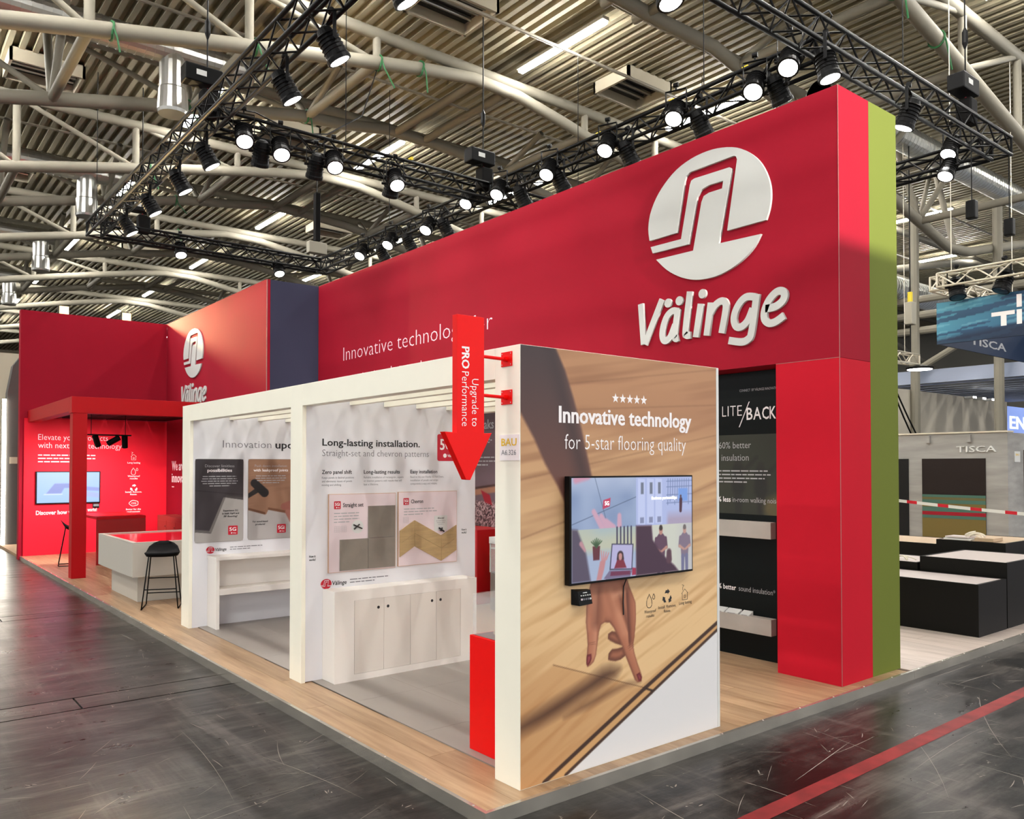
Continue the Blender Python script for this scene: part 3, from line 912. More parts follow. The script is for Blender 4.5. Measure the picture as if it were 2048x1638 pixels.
def stroke(mb, pts, w, org, R, U, N, depth):
    """a flat-ended brush stroke with body: ribbon of half width w along pts"""
    P = [np.array(p, float) for p in pts]
    Lr = []
    for i in range(len(P)):
        a = P[max(0, i - 1)]; b = P[min(len(P) - 1, i + 1)]
        d = (b - a) / (np.linalg.norm(b - a) + 1e-9)
        n_ = np.array((-d[1], d[0])) * w
        Lr.append((P[i] + n_, P[i] - n_))
    vs = []
    for a, b in Lr:
        for q in (a, b):
            for h in (depth, 0):
                vs.append(Vector(org) + R * float(q[0]) + U * float(q[1]) + N * h)
    fs = []
    for i in range(len(P) - 1):
        k, m = 4 * i, 4 * i + 4
        fs += [(k, k + 2, m + 2, m), (k, m, m + 1, k + 1), (k + 2, k + 3, m + 3, m + 2)]
    e = 4 * (len(P) - 1)
    fs += [(0, 1, 3, 2), (e, e + 2, e + 3, e + 1)]
    mb.add(vs, fs)
def brand_word(parent, plane, org, width, cap, material, depth, name='letter'):
    R, U, N = plane
    kx, kz = width / 1.692, cap / .411
    for ch, strokes in WORD.items():
        mb = MB()
        for k, st in enumerate(strokes):
            stroke(mb, [(a * kx, b * kz) for a, b in crom(st)], .033 * kx, Vector(org) + N * (.001 + .0004 * k), R, U, N, depth)
        for a, b in WDOT.get(ch, ()):
            mb.prism(ellipse(a * kx, b * kz, .043 * kx, .043 * kz, 20), Vector(org) + N * .001, R, U, N, depth)
        mb.build(name, material, parent)

XR = 3.275; HT = 4.792
wr = empty('wall_right', (XR, 0, 0), 'tall red brand wall on a leg with white emblem and lettering, green on its back', kind='structure')
box('upper_panel', XR, XR + .48, 0.0, 9.43, 2.607, HT, RED, wr)
box('leg_panel', XR, XR + .48, 0.0, .5785, 0.0, 2.604, REDLEG, wr)
box('green_back', XR + .4825, XR + .951, 0.0, 9.43, 0.0, HT, GREEN, wr)
ALU = mat('aluminium_profile', rgb(150, 112, 106), .5, .2)
box('edge_profile', XR - .0015, XR + .002, -.0015, .002, 0.0, HT, ALU, wr)
box('joint_profile', XR - .002, XR + .01, 0.004, .5785, 2.6035, 2.607, ALU, wr)
brand_logo(wr, PX, (XR, 1.294, 4.045), 1.0, LOGOW, .025)
brand_word(wr, PX, (XR, 2.134, 2.943), 1.692, .411, LOGOW, .025)
letters('lettering', 'Innovative technology for', PX, (XR, 8.512, 3.432), .235, 3.958, -.016, INKP, wr)
letters('lettering', 'maximised product performance', PX, (XR, 8.49, 2.99), .235, 4.77, -.016, INKP, wr)

# recessed black product wall under it
bw = empty('wall_product', (3.56, .58, 0), 'black product wall with white lettering in the recess beside the red leg', kind='structure')
box('panel', 3.56, 3.74, .582, 4.195, .001, 2.603, mat('black_green_panel', rgb(9, 15, 15), .4, spec=.15), bw)
pr = Print(-3.9, -.6, 1.3, 2.03, .02, (40, 45, 32))
pr.blend(vnoise(pr.X * 1.3 + 9, pr.Y * 1.1, 3) * .5, (26, 29, 22))
for cx, hh in ((-1.17, .46), (-.93, .42), (-1.62, .45), (-2.1, .44)):
    pr.cap((cx, 1.32), (cx, 1.32 + hh * .55), .035, .05, (24, 26, 22), .03)
    pr.cap((cx, 1.32 + hh * .5), (cx, 1.32 + hh * .85), .07, .06, (20, 22, 18), .03)
    pr.cap((cx, 1.32 + hh), (cx, 1.325 + hh), .035, .035, (28, 28, 22), .03)
    pr.cap((cx + .05, 1.32 + hh * .8), (cx + .2, 1.36 + hh), .02, .016, (24, 26, 20), .03)
pr.cap((-.8, 1.36), (-.62, 1.5), .1, .05, (120, 104, 60), .08, .6)
pr.build('photo', PX, (3.56, 0, 0), print_mat('print_paper'), bw, lift=.001)
for ch, y0, w, z0, cap, wt in (('L', 1.345, .045, 2.205, .105, -.012), ('I', 1.283, .010, 2.205, .105, -.012), ('T', 1.255, .062, 2.205, .105, -.012), ('E', 1.175, .05, 2.205, .105, -.012),
                               ('B', 1.075, .065, 2.165, .115, .012), ('A', 1.003, .085, 2.165, .115, .012), ('C', .910, .07, 2.165, .115, .012), ('K', .832, .066, 2.165, .115, .012)):
    letters('letter', ch, PX, (3.56, y0, z0), cap, w, wt, INKW, bw, lift=.003)
flat('slash', [(-1.16, 2.10), (-1.15, 2.10), (-1.04, 2.33), (-1.05, 2.33)], PX, (3.56, 0, 0), INKW, bw, lift=.003)
flat('ring', ellipse(-1.47, 2.2, .08, .08), PX, (3.56, 0, 0), INKLG, bw, lift=.003)
letters('lettering', 'CONNECT  BY VÄLINGE INNOVATION', PX, (3.56, 1.15, 2.425), .024, .42, 0, INKLG, bw, lift=.003)
letters('lettering', '60% better', PX, (3.56, 1.385, 1.905), .065, .355, -.006, INKLG, bw, lift=.003)
letters('lettering', 'insulation', PX, (3.56, 1.355, 1.79), .065, .30, -.006, INKLG, bw, lift=.003)
word_bars('small_print', PX, (3.56, 1.44, 1.69), 4, .62, .034, INKLG, bw, 5, lift=.003)
letters('lettering', '% less', PX, (3.56, 1.40, 1.408), .05, .145, .01, INKW, bw, lift=.003)
letters('lettering', 'in-room walking noise', PX, (3.56, 1.235, 1.408), .05, .49, -.004, INKLG, bw, lift=.003)
letters('lettering', '% better', PX, (3.56, 1.40, .592), .05, .2, .01, INKW, bw, lift=.003)
letters('lettering', 'sound insulation*', PX, (3.56, 1.17, .592), .05, .385, -.004, INKLG, bw, lift=.003)
LEDGE = mat('concrete_ledge', rgb(176, 170, 162), .6, var=.06, scale=6)
for z, w in ((1.094, 'upper'), (.241, 'lower')):
    tag(box('display_ledge', 3.478, 3.5595, .775, 3.6, z, z + .147, LEDGE, bevel=.002), '%s grey concrete look ledge on the black product wall' % w, 'ledge', 'grey ledges')
for k, (y, l) in enumerate(((1.36, .16), (1.2, .14), (1.06, .1))):
    sm = empty('floor_sample', (3.51, y, .388), 'small white floor sample lying on the lower ledge, %s from the left' % ORD[k], 'sample', 'white samples on the lower ledge')
    MB().add([(3.485, y - l / 2, .388), (3.55, y - l / 2, .388), (3.55, y + l / 2, .388), (3.485, y + l / 2, .388), (3.485, y - l / 2, .394), (3.55, y - l / 2, .425), (3.55, y + l / 2, .425), (3.485, y + l / 2, .394)], [(0, 3, 2, 1), (4, 5, 6, 7), (0, 1, 5, 4), (1, 2, 6, 5), (2, 3, 7, 6), (3, 0, 4, 7)]).build('sample_body', SIGNW, sm)
    box('sample_label', 3.484, 3.4848, y - l * .3, y + l * .3, .389, .393, INKG, sm)

# ------------------------------------------------------------------ back box (slate face, red side) and end wall of the lounge
XB, Y1, Y2 = 2.369, 9.435, 14.94
wb = empty('wall_back', (XB, Y1, 0), 'red side wall of the store room box with white emblem and slate end face', kind='structure')
box('red_side', XB, XB + .06, Y1, Y2, 0.0, HT, RED, wb)
box('slate_face', XB + .062, XR + .9, Y1 + .001, Y1 + .05, 0.0, HT - .002, NAVY, wb)
box('edge_profile', XB - .002, XB + .012, Y1 - .004, Y1, 0.0, HT, ALU, wb)
brand_logo(wb, PX, (XB, 13.12, 3.976), .87, LOGOW, .02, .825)
brand_word(wb, PX, (XB, 13.862, 3.0), 1.536, .37, LOGOW, .02)
letters('lettering', 'We are', PX, (XB, 14.51, 1.66), .20, .80, .03, INKW, wb)
letters('lettering', 'innovation', PX, (XB, 14.51, 1.41), .20, 1.3, .03, INKW, wb)
word_bars('small_print', PX, (XB, 14.5, 1.30), 1, .32, .07, INKW, wb, 3)
we = empty('wall_end', (0, Y2, 0), 'red end wall of the lounge behind the pergola', kind='structure')
box('upper_panel', -.344, XB - .001, Y2, Y2 + .2, FZ, HT, RED, we)
lowp = box('print_panel', -.272, XB - .001, Y2 - .05, Y2 - .001, 0.001, 2.68, REDLOW, we)
yl_ = Y2 - .05
letters('lettering', 'Elevate your products', PY, (-.035, yl_, 2.26), .12, 1.25, -.006, INKP, we)
letters('lettering', 'with next level technology', PY, (-.035, yl_, 2.10), .12, 1.51, -.006, INKP, we)
word_bars('small_print', PY, (-.035, yl_, 1.95), 3, 1.15, .065, INKP, we, 4)
letters('lettering', 'Discover how we', PY, (-.06, yl_, .79), .085, .68, .02, INKW, we)
letters('lettering', 'it works!', PY, (.80, yl_, .83), .075, .22, .02, INKW, we)
def icon_house(o, pl, x, z, s, m, par):
    mb = MB()
    R, U, N = pl
    def seg(a, b, w=.05):
        p = Vector(o) + N * .0015
        q0 = p + R * (x + a[0] * s) + U * (z + a[1] * s); q1 = p + R * (x + b[0] * s) + U * (z + b[1] * s)
        mb.tube(q0, q1, w * s * .5, 6)
    pts = [(-.38, -.5), (.38, -.5), (.38, .12), (.48, .12), (0, .55), (-.48, .12), (-.38, .12), (-.38, -.5)]
    for a, b in zip(pts, pts[1:]): seg(a, b)
    for a, b in (((-.1, -.3), (.12, -.3)), ((.12, -.3), (.12, -.05)), ((.12, -.05), (-.1, -.05)), ((-.1, -.05), (-.1, -.3)), ((-.3, .42), (-.3, .75)), ((-.3, .75), (-.12, .9)), ((-.12, .9), (-.4, 1.0))): seg(a, b)
    return mb.build('house_icon', m, par)
def icon_drop(o, pl, x, z, s, m, par):
    mb = MB(); R, U, N = pl
    for cx, cz, k in ((-.1, 0, 1.0), (.45, .35, .4)):
        pts = []
        for t in np.linspace(0, 2 * PI, 17)[:-1]:
            r = .33
            px, pz = r * math.sin(t), -.2 - r * math.cos(t) if math.cos(t) > -.2 else 0
            if math.cos(t) <= -.2: pz = -.2 + (.8 if abs(math.sin(t)) < .1 else -r * math.cos(t) * 1.9)
            pts.append(Vector(o) + N * .0015 + R * (x + (cx + px * k) * s) + U * (z + (cz + pz * k) * s))
        mb.path(pts, .03 * s, 5, closed=True)
    return mb.build('drop_icon', m, par)
def icon_cycle(o, pl, x, z, s, m, par):
    for k in range(3):
        a = 2 * PI * k / 3 + PI / 2
        ca, sa = math.cos(a), math.sin(a)
        base = [(-.28, .28), (.05, .28), (.05, .18), (.3, .38), (.05, .6), (.05, .5), (-.16, .5)]
        P_ = [(x + s * (u * math.cos(a - PI / 2) - v * math.sin(a - PI / 2)), z - .1 * s + s * (u * math.sin(a - PI / 2) + v * math.cos(a - PI / 2))) for u, v in base]
        flat('arrow_icon', P_, pl, o, m, par)
def icon_cloud(o, pl, x, z, s, m, par):
    mb = MB(); R, U, N = pl
    pts = []
    for t in np.linspace(0, 2 * PI, 33)[:-1]:
        r = .5 + .07 * abs(math.sin(2.5 * t))
        pts.append(Vector(o) + N * .0015 + R * (x + r * 1.25 * math.cos(t) * s) + U * (z + r * .8 * math.sin(t) * s))
    mb.path(pts, .05 * s, 5, closed=True)
    mb.build('cloud_icon', m, par)
    letters('lettering', 'CO2', pl, Vector(o) + R * x + U * (z - .14 * s), .28 * s, .75 * s, .02, m, par, align='C')
o_ = (0, yl_, 0)
icon_house(o_, PY, 1.71, 1.93, .11, INKW, we); letters('lettering', 'Long lasting', PY, (1.715, yl_, 1.80), .035, .25, .02, INKW, we, align='C')
icon_drop(o_, PY, 1.72, 1.63, .13, INKW, we); letters('lettering', 'Waterproof', PY, (1.715, yl_, 1.52), .035, .24, .02, INKW, we, align='C'); letters('lettering', 'results', PY, (1.715, yl_, 1.47), .035, .15, .02, INKW, we, align='C')
icon_cycle(o_, PY, 1.72, 1.30, .14, INKW, we); letters('lettering', 'Install. Remove.', PY, (1.715, yl_, 1.19), .035, .32, .02, INKW, we, align='C'); letters('lettering', 'Reuse.', PY, (1.715, yl_, 1.14), .035, .13, .02, INKW, we, align='C')
icon_cloud(o_, PY, 1.72, .97, .13, INKW, we); letters('lettering', 'Better for the', PY, (1.715, yl_, .83), .035, .29, .02, INKW, we, align='C'); letters('lettering', 'environment', PY, (1.715, yl_, .78), .035, .26, .02, INKW, we, align='C')

# wall television in the lounge
tv = empty('television', (.5, yl_ - .03, 1.0), 'wall television with a pale blue floor drawing behind the red post', 'television')
box('bezel', -.075, 1.07, yl_ - .055, yl_ - .002, 1.0, 1.64, BLACK, tv, bevel=.004)
pr = Print(-.055, 1.05, 1.022, 1.622, .012, (150, 185, 245))
pr.blend((pr.Y - 1.0) * .5, (185, 210, 255))
pr.poly([(.10, 1.2), (.36, 1.2), (.42, 1.31), (.62, 1.31), (.66, 1.40), (.25, 1.40)], (125, 140, 205), .02)
pr.poly([(.06, 1.18), (.38, 1.18), (.39, 1.195), (.07, 1.195)], (215, 225, 250), .02)
pr.poly([(.75, 1.26), (1.05, 1.24), (1.05, 1.31), (.75, 1.34)], (135, 150, 215), .015)
pr.poly([(.75, 1.15), (1.05, 1.10), (1.05, 1.20), (.75, 1.24)], (160, 175, 235), .015)
pr.build('screen', PY, (0, yl_ - .055, 0), print_mat('screen_glow', .75), tv)
cp_ = empty('control_pad', (1.0, yl_, .92), 'small dark control pad below the lounge television', 'control pad')
box('pad_body', .94, 1.06, yl_ - .03, yl_ - .001, .90, .985, BLACK, cp_, bevel=.004)
box('pad_screen', .95, 1.05, yl_ - .032, yl_ - .03, .93, .975, INKG, cp_)

# red pergola over the lounge
pg = empty('pergola', (-.1, 10.8, 0), 'red square-section pergola with corner post over the lounge', 'pergola')
box('post', -.194, .012, 10.736, 10.95, 0.0, 2.568, REDP, pg, bevel=.003)
box('front_beam', -.21, XB - .002, 10.73, 10.93, 2.57, 2.825, REDP, pg, bevel=.003)
box('side_beam', -.21, -.03, 10.935, Y2 - .003, 2.60, 2.825, REDP, pg, bevel=.003)
for k in range(6):
    box('roof_slat', -.028 + k * .4, -.028 + k * .4 + .36, 10.935, Y2 - .055, 2.70, 2.74, BLKM, pg)

# track lights under the pergola
tr = empty('track_light', (.7, 12.5, 2.3), 'black ceiling track with three cylinder spots under the red pergola', 'track light')
MB().box(.33, 1.08, 12.485, 12.515, 2.285, 2.31).build('track_rail', BLACK, tr)
for x in (.42, .98): MB().tube((x, 12.5, 2.31), (x, 12.5, 2.70), .006, 6).build('suspension', BLACK, tr)
for k, (x, d) in enumerate(((.5, (.35, .55, -.75)), (.82, (-.75, .4, -.5)), (.97, (.1, .3, -.95)))):
    d = Vector(d).normalized(); p = Vector((x, 12.5, 2.22))
    cyl = MB().tube(p - d * .07, p + d * .15, .05, 14).build('cylinder_head', BLACK, tr)
    MB().tube(p - d * .02, (x, 12.5, 2.29), .012, 6).build('stem', BLACK, tr)
    MB().tube(p + d * .151, p + d * .153, .042, 14).build('lens', LENS if k == 0 else LENSOFF, tr)
    ld = bpy.data.lights.new('track_beam', 'SPOT'); ld.energy = (130, 130, 110)[k]; ld.spot_size = math.radians(110); ld.spot_blend = .8; ld.color = (1, .92, .85); ld.shadow_soft_size = .04
    lo_ = bpy.data.objects.new('track_beam', ld); COL.objects.link(lo_); lo_.parent = tr; lo_.location = p + d * .17 - Vector((.7, 12.5, 2.3)); lo_.rotation_euler = Vector((d.x * .4, .8, -.6)).to_track_quat('-Z', 'Y').to_euler()

# warm floodlights behind the end wall
for k, x in enumerate((.494, 1.69)):
    f = empty('floodlight', (x, 15.5, 4.79), 'warm floodlight glowing over the end wall, the %s one' % ('left', 'right')[k], 'floodlight', 'warm floodlights over the end wall')
    box('housing', x - .1, x + .1, 15.49, 15.62, 4.84, 5.06, BLACK, f, bevel=.01)
    box('lens', x - .085, x + .085, 15.48, 15.489, 4.86, 5.04, LENSWARM, f)
    MB().tube((x, 15.55, 4.84), (x, 15.55, 4.2), .015, 8).build('stem', BLACK, f)
    box('bracket', x - .03, x + .03, 15.141, 15.56, 4.2, 4.23, BLACK, f)
    ld = bpy.data.lights.new('flood_beam', 'SPOT'); ld.energy = 380; ld.spot_size = math.radians(140); ld.color = (1, .72, .36); ld.shadow_soft_size = .04
    lo_ = bpy.data.objects.new('flood_beam', ld); COL.objects.link(lo_); lo_.parent = f; lo_.location = (0, -.04, .16)
    lo_.rotation_euler = Vector((.45, -.88, .0)).to_track_quat('-Z', 'Y').to_euler()

# lounge furniture
COUNTW = mat('counter_grey_white', rgb(190, 185, 174), .5, spec=.25)
ct = empty('counter', (.5, 8.4, 0), 'white counter block with inset red glass top on a narrower plinth', 'counter')
box('plinth', .03, 1.15, 7.80, 9.16, 0.0, .349, COUNTW, ct, bevel=.003)
box('body', -.10, 1.30, 7.52, 9.37, .35, .765, COUNTW, ct, bevel=.003)
for a in ((-.10, 1.30, 7.52, 7.58), (-.10, 1.30, 9.31, 9.37), (-.10, -.04, 7.581, 9.309), (1.24, 1.30, 7.581, 9.309)):
    box('rim', *a, .766, .785, COUNTW, ct)
box('red_top', -.039, 1.239, 7.582, 9.308, .766, .772, mat('red_glass', rgb(226, 18, 40), .08), ct)
dk = empty('desk', (.9, 13.1, 0), 'red lacquered desk under the pergola', 'desk')
box('top', .50, 1.31, 12.38, 13.9, .80, .85, REDP, dk, bevel=.003)
box('front_panel', .50, 1.31, 12.385, 12.43, 0.0, .799, mat('dark_red_paint', rgb(150, 4, 12), .35), dk)
box('side_panel', 1.27, 1.31, 12.431, 13.9, 0.0, .799, REDP, dk)
lc = empty('low_cabinet', (2.2, 13.4, 0), 'low brownish red cabinet against the store room wall', 'cabinet')
BRN = mat('brown_red_wood', rgb(142, 50, 42), .4)
box('body', 2.0, XB - .002, 12.3, 14.18, 0.0, .75, BRN, lc, bevel=.003)
for k in range(3):
    d_ = box('door', 1.992, 1.999, 12.36 + k * .6, 12.94 + k * .6, .06, .66, BRN, lc)
    MB().tube((1.989, 12.42 + k * .6, .55), (1.992, 12.42 + k * .6, .55), .018, 10).build('finger_hole', INKK, d_)

def make_stool(label, cx, cy, rot):
    s = empty('bar_stool', (0, 0, 0), label, 'stool', 'black sled-base bar stools')
    # seat shell: dished, with a low curled back
    nu, nv = 18, 12
    vs, fs = [], []
    for sgn in (0, 1):
        for j in range(nv + 1):
            for i in range(nu):
                t = 2 * PI * i / nu; r = j / nv
                c_, s_ = math.cos(t), math.sin(t)
                x = .205 * r * math.copysign(abs(c_) ** .8, c_); y = .18 * r * math.copysign(abs(s_) ** .8, s_)
                z = .70 + .02 * r * r - .015 + .10 * max(0, (y - .05) / .13) ** 2 * r
                z -= .035 * r ** 6 if y < .1 else 0
                vs.append((x * (1 - .12 * sgn), y * (1 - .12 * sgn), z - ((.05 - .01 * r) if sgn else 0)))
    off = (nv + 1) * nu
    for j in range(nv):
        for i in range(nu):
            a, b = j * nu + i, j * nu + (i + 1) % nu
            fs.append((a, b, b + nu, a + nu)); fs.append((a + off + nu, b + off + nu, b + off, a + off))
    for i in range(nu):
        a, b = nv * nu + i, nv * nu + (i + 1) % nu
        fs.append((a, b, b + off, a + off))
    MB().add(vs, fs).build('seat', mat('black_shell', rgb(5, 5, 6), .6, spec=.1), s, smooth=True)
    MB().lathe([(.11, 0), (.12, .02), (.10, .03)], (0, 0, .645), 14).build('seat_mount', BLACK, s)
    for k in (-1, 1):      # one bent rod a side: front leg, floor runner, rear leg
        MB().path([(k * .13, -.10, .655), (k * .14, -.11, .645), (k * .205, -.215, .012), (k * .208, -.21, .006), (k * .208, .2, .006), (k * .205, .205, .012), (k * .14, .10, .645), (k * .13, .09, .655)], .0075, 8).build('leg_frame', BLACK, s, smooth=True)
    MB().tube((-.13, -.1, .655), (.13, -.1, .655), .0075, 8).tube((-.13, .09, .655), (.13, .09, .655), .0075, 8).build('top_bar', BLACK, s)
    for z, y in ((.24, -.178), (.15, .183), (.34, .153)):
        w = .208 - .068 * z / .645
        MB().tube((-w, y, z), (w, y, z), .007, 8).build('foot_bar', BLACK, s)
    s.location = (cx, cy, 0); s.rotation_euler = (0, 0, rot)
    return s
make_stool('black bar stool with sled base in front of the white counter', .175, 7.24, -.38)
make_stool('black bar stool tucked under the red desk behind the post', .18, 12.75, 1.4)

# ------------------------------------------------------------------ white gallery with partitions, beams and roof slats
H = 2.4
gl = empty('display_gallery', (0.9, 3.0, 0), 'white open gallery of posts, partitions, beams and roof slats', 'gallery')
box('post', 0.0, .035, 2.771, 2.997, 0.0, H, CREAM, gl, bevel=.002)
box('post', 0.0, .035, 5.62, 5.88, 0.0, H, CREAM, gl, bevel=.002)
p1 = box('partition', .036, 1.72, 2.775, 2.995, .007, H - .002, WHITE, gl)
p2 = box('partition', .036, 3.27, 5.624, 5.878, 0.0, H - .002, WHITE, gl)
for a, b_ in ((.2205, 2.77), (2.998, 5.619)):
    box('beam', 0.0, .10, a, b_, 2.226, H, CREAM, gl, bevel=.002)
    box('beam', 1.62, 1.72, a, b_, 2.226, H, CREAM, gl, bevel=.002)
    for x in (.42, .745, 1.07, 1.39):
        box('roof_slat', x, x + .06, a, b_, 2.25, H - .004, CREAM, gl)
yw = 2.775
letters('lettering', 'Long-lasting installation.', PY, (.176, yw, 1.908), .06, .935, .018, INKK, p1)
letters('lettering', 'Straight-set and chevron patterns', PY, (.176, yw, 1.822), .058, 1.03, -.009, INKG, p1)
for x, w, t, nb in ((.173, .271, 'Zero panel shift', 1), (.556, .351, 'Long-lasting results', 2), (1.014, .283, 'Easy installation', 3)):
    letters('lettering', t, PY, (x, yw, 1.676), .033, w, .015, INKK, p1)
for x, ls in ((.173, ('Keeps panels in desired positions', 'and eliminates issues of panels', 'moving and shifting.')), (.556, ('Reliable installation of rectangular, square', 'or chevron patterns with results that will', 'last a lifetime.')), (1.014, ('Based on the user-friendly 5G Fold Down,', 'installation of panels and strips', 'components is easy and reliable.'))):
    for k, t in enumerate(ls):
        letters('lettering', t, PY, (x, yw, 1.637 - .03 * k), .018, len(t) * .0088, 0, INKG, p1)
for x, z in ((.066, 1.0), (1.565, 1.145)):
    letters('lettering', 'How it', PY, (x, yw, z), .02, .055, .02, INKK, p1)
    letters('lettering', 'works!', PY, (x, yw, z - .027), .02, .055, .02, INKK, p1)
def badge(parent, x0, z0, x1, z1, pl, org, t, lift=.001):
    w, h_ = x1 - x0, z1 - z0
    flat('badge', rrect(x0, z0, x1, z1, w * .08), pl, org, INKR, parent, lift)
    N = pl[2]; R = pl[0]; U = pl[1]
    letters('badge_lettering', t, pl, Vector(org) + R * (x0 + w * .12) + U * (z0 + h_ * .42), h_ * .42, w * (.72), .03, INKW, parent, lift=lift + .0015)
    flat('badge_dot', ellipse(x0 + w * .36, z0 + h_ * .2, h_ * .08, h_ * .08, 12), pl, org, INKW, parent, lift + .001)
    letters('badge_lettering', 'Välinge', pl, Vector(org) + R * (x0 + w * .48) + U * (z0 + h_ * .15), h_ * .1, w * .36, .02, INKW, parent, lift=lift + .0015)
badge(p1, 1.297, 1.787, 1.525, 2.03, PY, (0, yw, 0), '5Gi')
def small_brand(parent, x, z, r, pl, org):
    R, U, N = pl
    brand_logo(parent, pl, Vector(org) + R * x + U * z, r * 1.66, INKR, .0008, name='brand_mark')
    letters('brand_lettering', 'Välinge', pl, Vector(org) + R * (x + r * 1.3) + U * (z - r * .35), r * .85, r * 3.1, .015, INKK, parent, .12)
small_brand(p1, .215, .775, .042, PY, (0, yw, 0))
word_bars('small_print', PY, (.43, yw, .79), 2, .42, .024, INKG, p1, 8)
# partition two: headline
yv = 5.624
letters('lettering', 'Innovation', PY, (.354, yv, 1.945), .088, .553, -.010, INKG, p2)
letters('lettering', 'update', PY, (.955, yv, 1.945), .088, .40, .02, INKK, p2)
small_brand(p2, .225, .825, .04, PY, (0, yv, 0))
word_bars('small_print', PY, (.44, yv, .84), 2, .40, .024, INKG, p2, 9)

# framed product posters on partition two
def poster5g(x0, z0, w, h, kind, label):
    p = empty('product_poster', (x0 + w / 2, yv, z0), label, 'poster', 'product posters on the gallery partition')
    MB().prism(rrect(x0, z0, x0 + w, z0 + h, .03), Vector((0, yv, 0)) + Vector((0, -.001, 0)), *PY, .004).build('backing', mat('poster_board', rgb(150, 145, 140), .4), p)
    pr = Print(x0 + .004, x0 + w - .004, z0 + .004, z0 + h - .004, .006, (48, 42, 46) if kind == 0 else (150, 112, 88))
    X, Y = (pr.X - x0) / w, (pr.Y - z0) / h
    if kind == 0:
        pr.blend(vnoise(X * 6, Y * 9, 21) * .5, (66, 60, 64))
        pr.poly([(x0, z0 + h * .62), (x0 + w, z0 + h * .56), (x0 + w, z0 + h * .565), (x0, z0 + h * .628)], (28, 24, 28), .006)
        pr.poly([(x0, z0 - .1), (x0, z0 + .13 * h), (x0 + .33 * w, z0 + .11 * h), (x0 + .62 * w, z0 + .535 * h), (x0 + w, z0 + .50 * h), (x0 + w, z0 - .1)], (168, 164, 160), .008)
        pr.poly([(x0, z0 + .13 * h), (x0 + .33 * w, z0 + .105 * h), (x0 + .30 * w, z0 + .14 * h), (x0, z0 + .16 * h)], (92, 88, 86), .006)
        pr.poly([(x0 + .33 * w, z0 + .105 * h), (x0 + .62 * w, z0 + .535 * h), (x0 + .58 * w, z0 + .535 * h), (x0 + .29 * w, z0 + .13 * h)], (112, 108, 104), .006)
        pr.poly([(x0 + .62 * w, z0 + .535 * h), (x0 + w, z0 + .50 * h), (x0 + w, z0 + .53 * h), (x0 + .63 * w, z0 + .56 * h)], (70, 66, 66), .006)
    else:
        pr.wood(.12, 5, (118, 80, 60), 31, .5)
        pr.poly([(x0, z0 - .1), (x0, z0 + .37 * h), (x0 + .40 * w, z0 + .31 * h), (x0 + .45 * w, z0 + .37 * h), (x0 + w, z0 + .30 * h), (x0 + w, z0 - .1)], (176, 172, 170), .008)
        pr.poly([(x0, z0 + .37 * h), (x0 + .38 * w, z0 + .305 * h), (x0 + .38 * w, z0 + .335 * h), (x0, z0 + .40 * h)], (104, 66, 44), .006)
        pr.poly([(x0 + .44 * w, z0 + .365 * h), (x0 + w, z0 + .295 * h), (x0 + w, z0 + .33 * h), (x0 + .44 * w, z0 + .395 * h)], (112, 72, 48), .006)
        pr.cap((x0 + .0 * w, z0 + .54 * h), (x0 + .22 * w, z0 + .62 * h), .022, .03, (32, 28, 28), .008)
        pr.cap((x0 + .14 * w, z0 + .70 * h), (x0 + .36 * w, z0 + .58 * h), .045, .05, (22, 20, 22), .008)
        pr.cap((x0 + .80 * w, z0 + .40 * h), (x0 + w, z0 + .42 * h), .04, .06, (150, 92, 80), .012)
        pr.cap((x0 + .88 * w, z0 + .33 * h), (x0 + w, z0 + .24 * h), .03, .05, (160, 104, 92), .012)
    pr.build('picture', PY, (0, yv - .005, 0), print_mat('print_paper'), p)
    oy = yv - .0065
    cx = x0 + w / 2
    if kind == 0:
        letters('lettering', 'Discover limitless', PY, (cx, oy, z0 + h * .90), .032, .32, -.007, INKLG, p, align='C')
        letters('lettering', 'possibilities', PY, (cx, oy, z0 + h * .845), .036, .27, .02, INKW, p, align='C')
        word_bars('small_print', PY, (cx, oy, z0 + h * .785), 5, .40, .026, INKLG, p, 11, align='C')
        for k, t in enumerate(('Experience 5G', 'in both HpH and', 'PP flooring!')):
            letters('lettering', t, PY, (x0 + .73 * w, oy, z0 + h * (.365 - .035 * k)), .02, len(t) * .0125, .02, INKK, p, align='C')
        badge(p, x0 + .68 * w, z0 + .08 * h, x0 + .88 * w, z0 + .19 * h, PY, (0, oy, 0), '5G')
    else:
        letters('lettering', 'Push down installation', PY, (cx, oy, z0 + h * .90), .03, .38, -.007, INKLG, p, align='C')
        letters('lettering', 'with leakproof joints', PY, (cx, oy, z0 + h * .845), .032, .41, .02, INKW, p, align='C')
        word_bars('small_print', PY, (cx, oy, z0 + h * .785), 4, .38, .026, INKLG, p, 12, align='C')
        for k, t in enumerate(('For wood-based', 'products!')):
            letters('lettering', t, PY, (x0 + .27 * w, oy, z0 + h * (.215 - .035 * k)), .02, len(t) * .0125, .02, INKK, p, align='C')
        badge(p, x0 + .64 * w, z0 + .07 * h, x0 + .84 * w, z0 + .18 * h, PY, (0, oy, 0), '5Gi')
poster5g(.054, .908, .532, .912, 0, 'dark poster about limitless possibilities showing a grey floor board')
poster5g(.636, .910, .532, .912, 1, 'brown poster about leakproof joints with a mallet on wood')

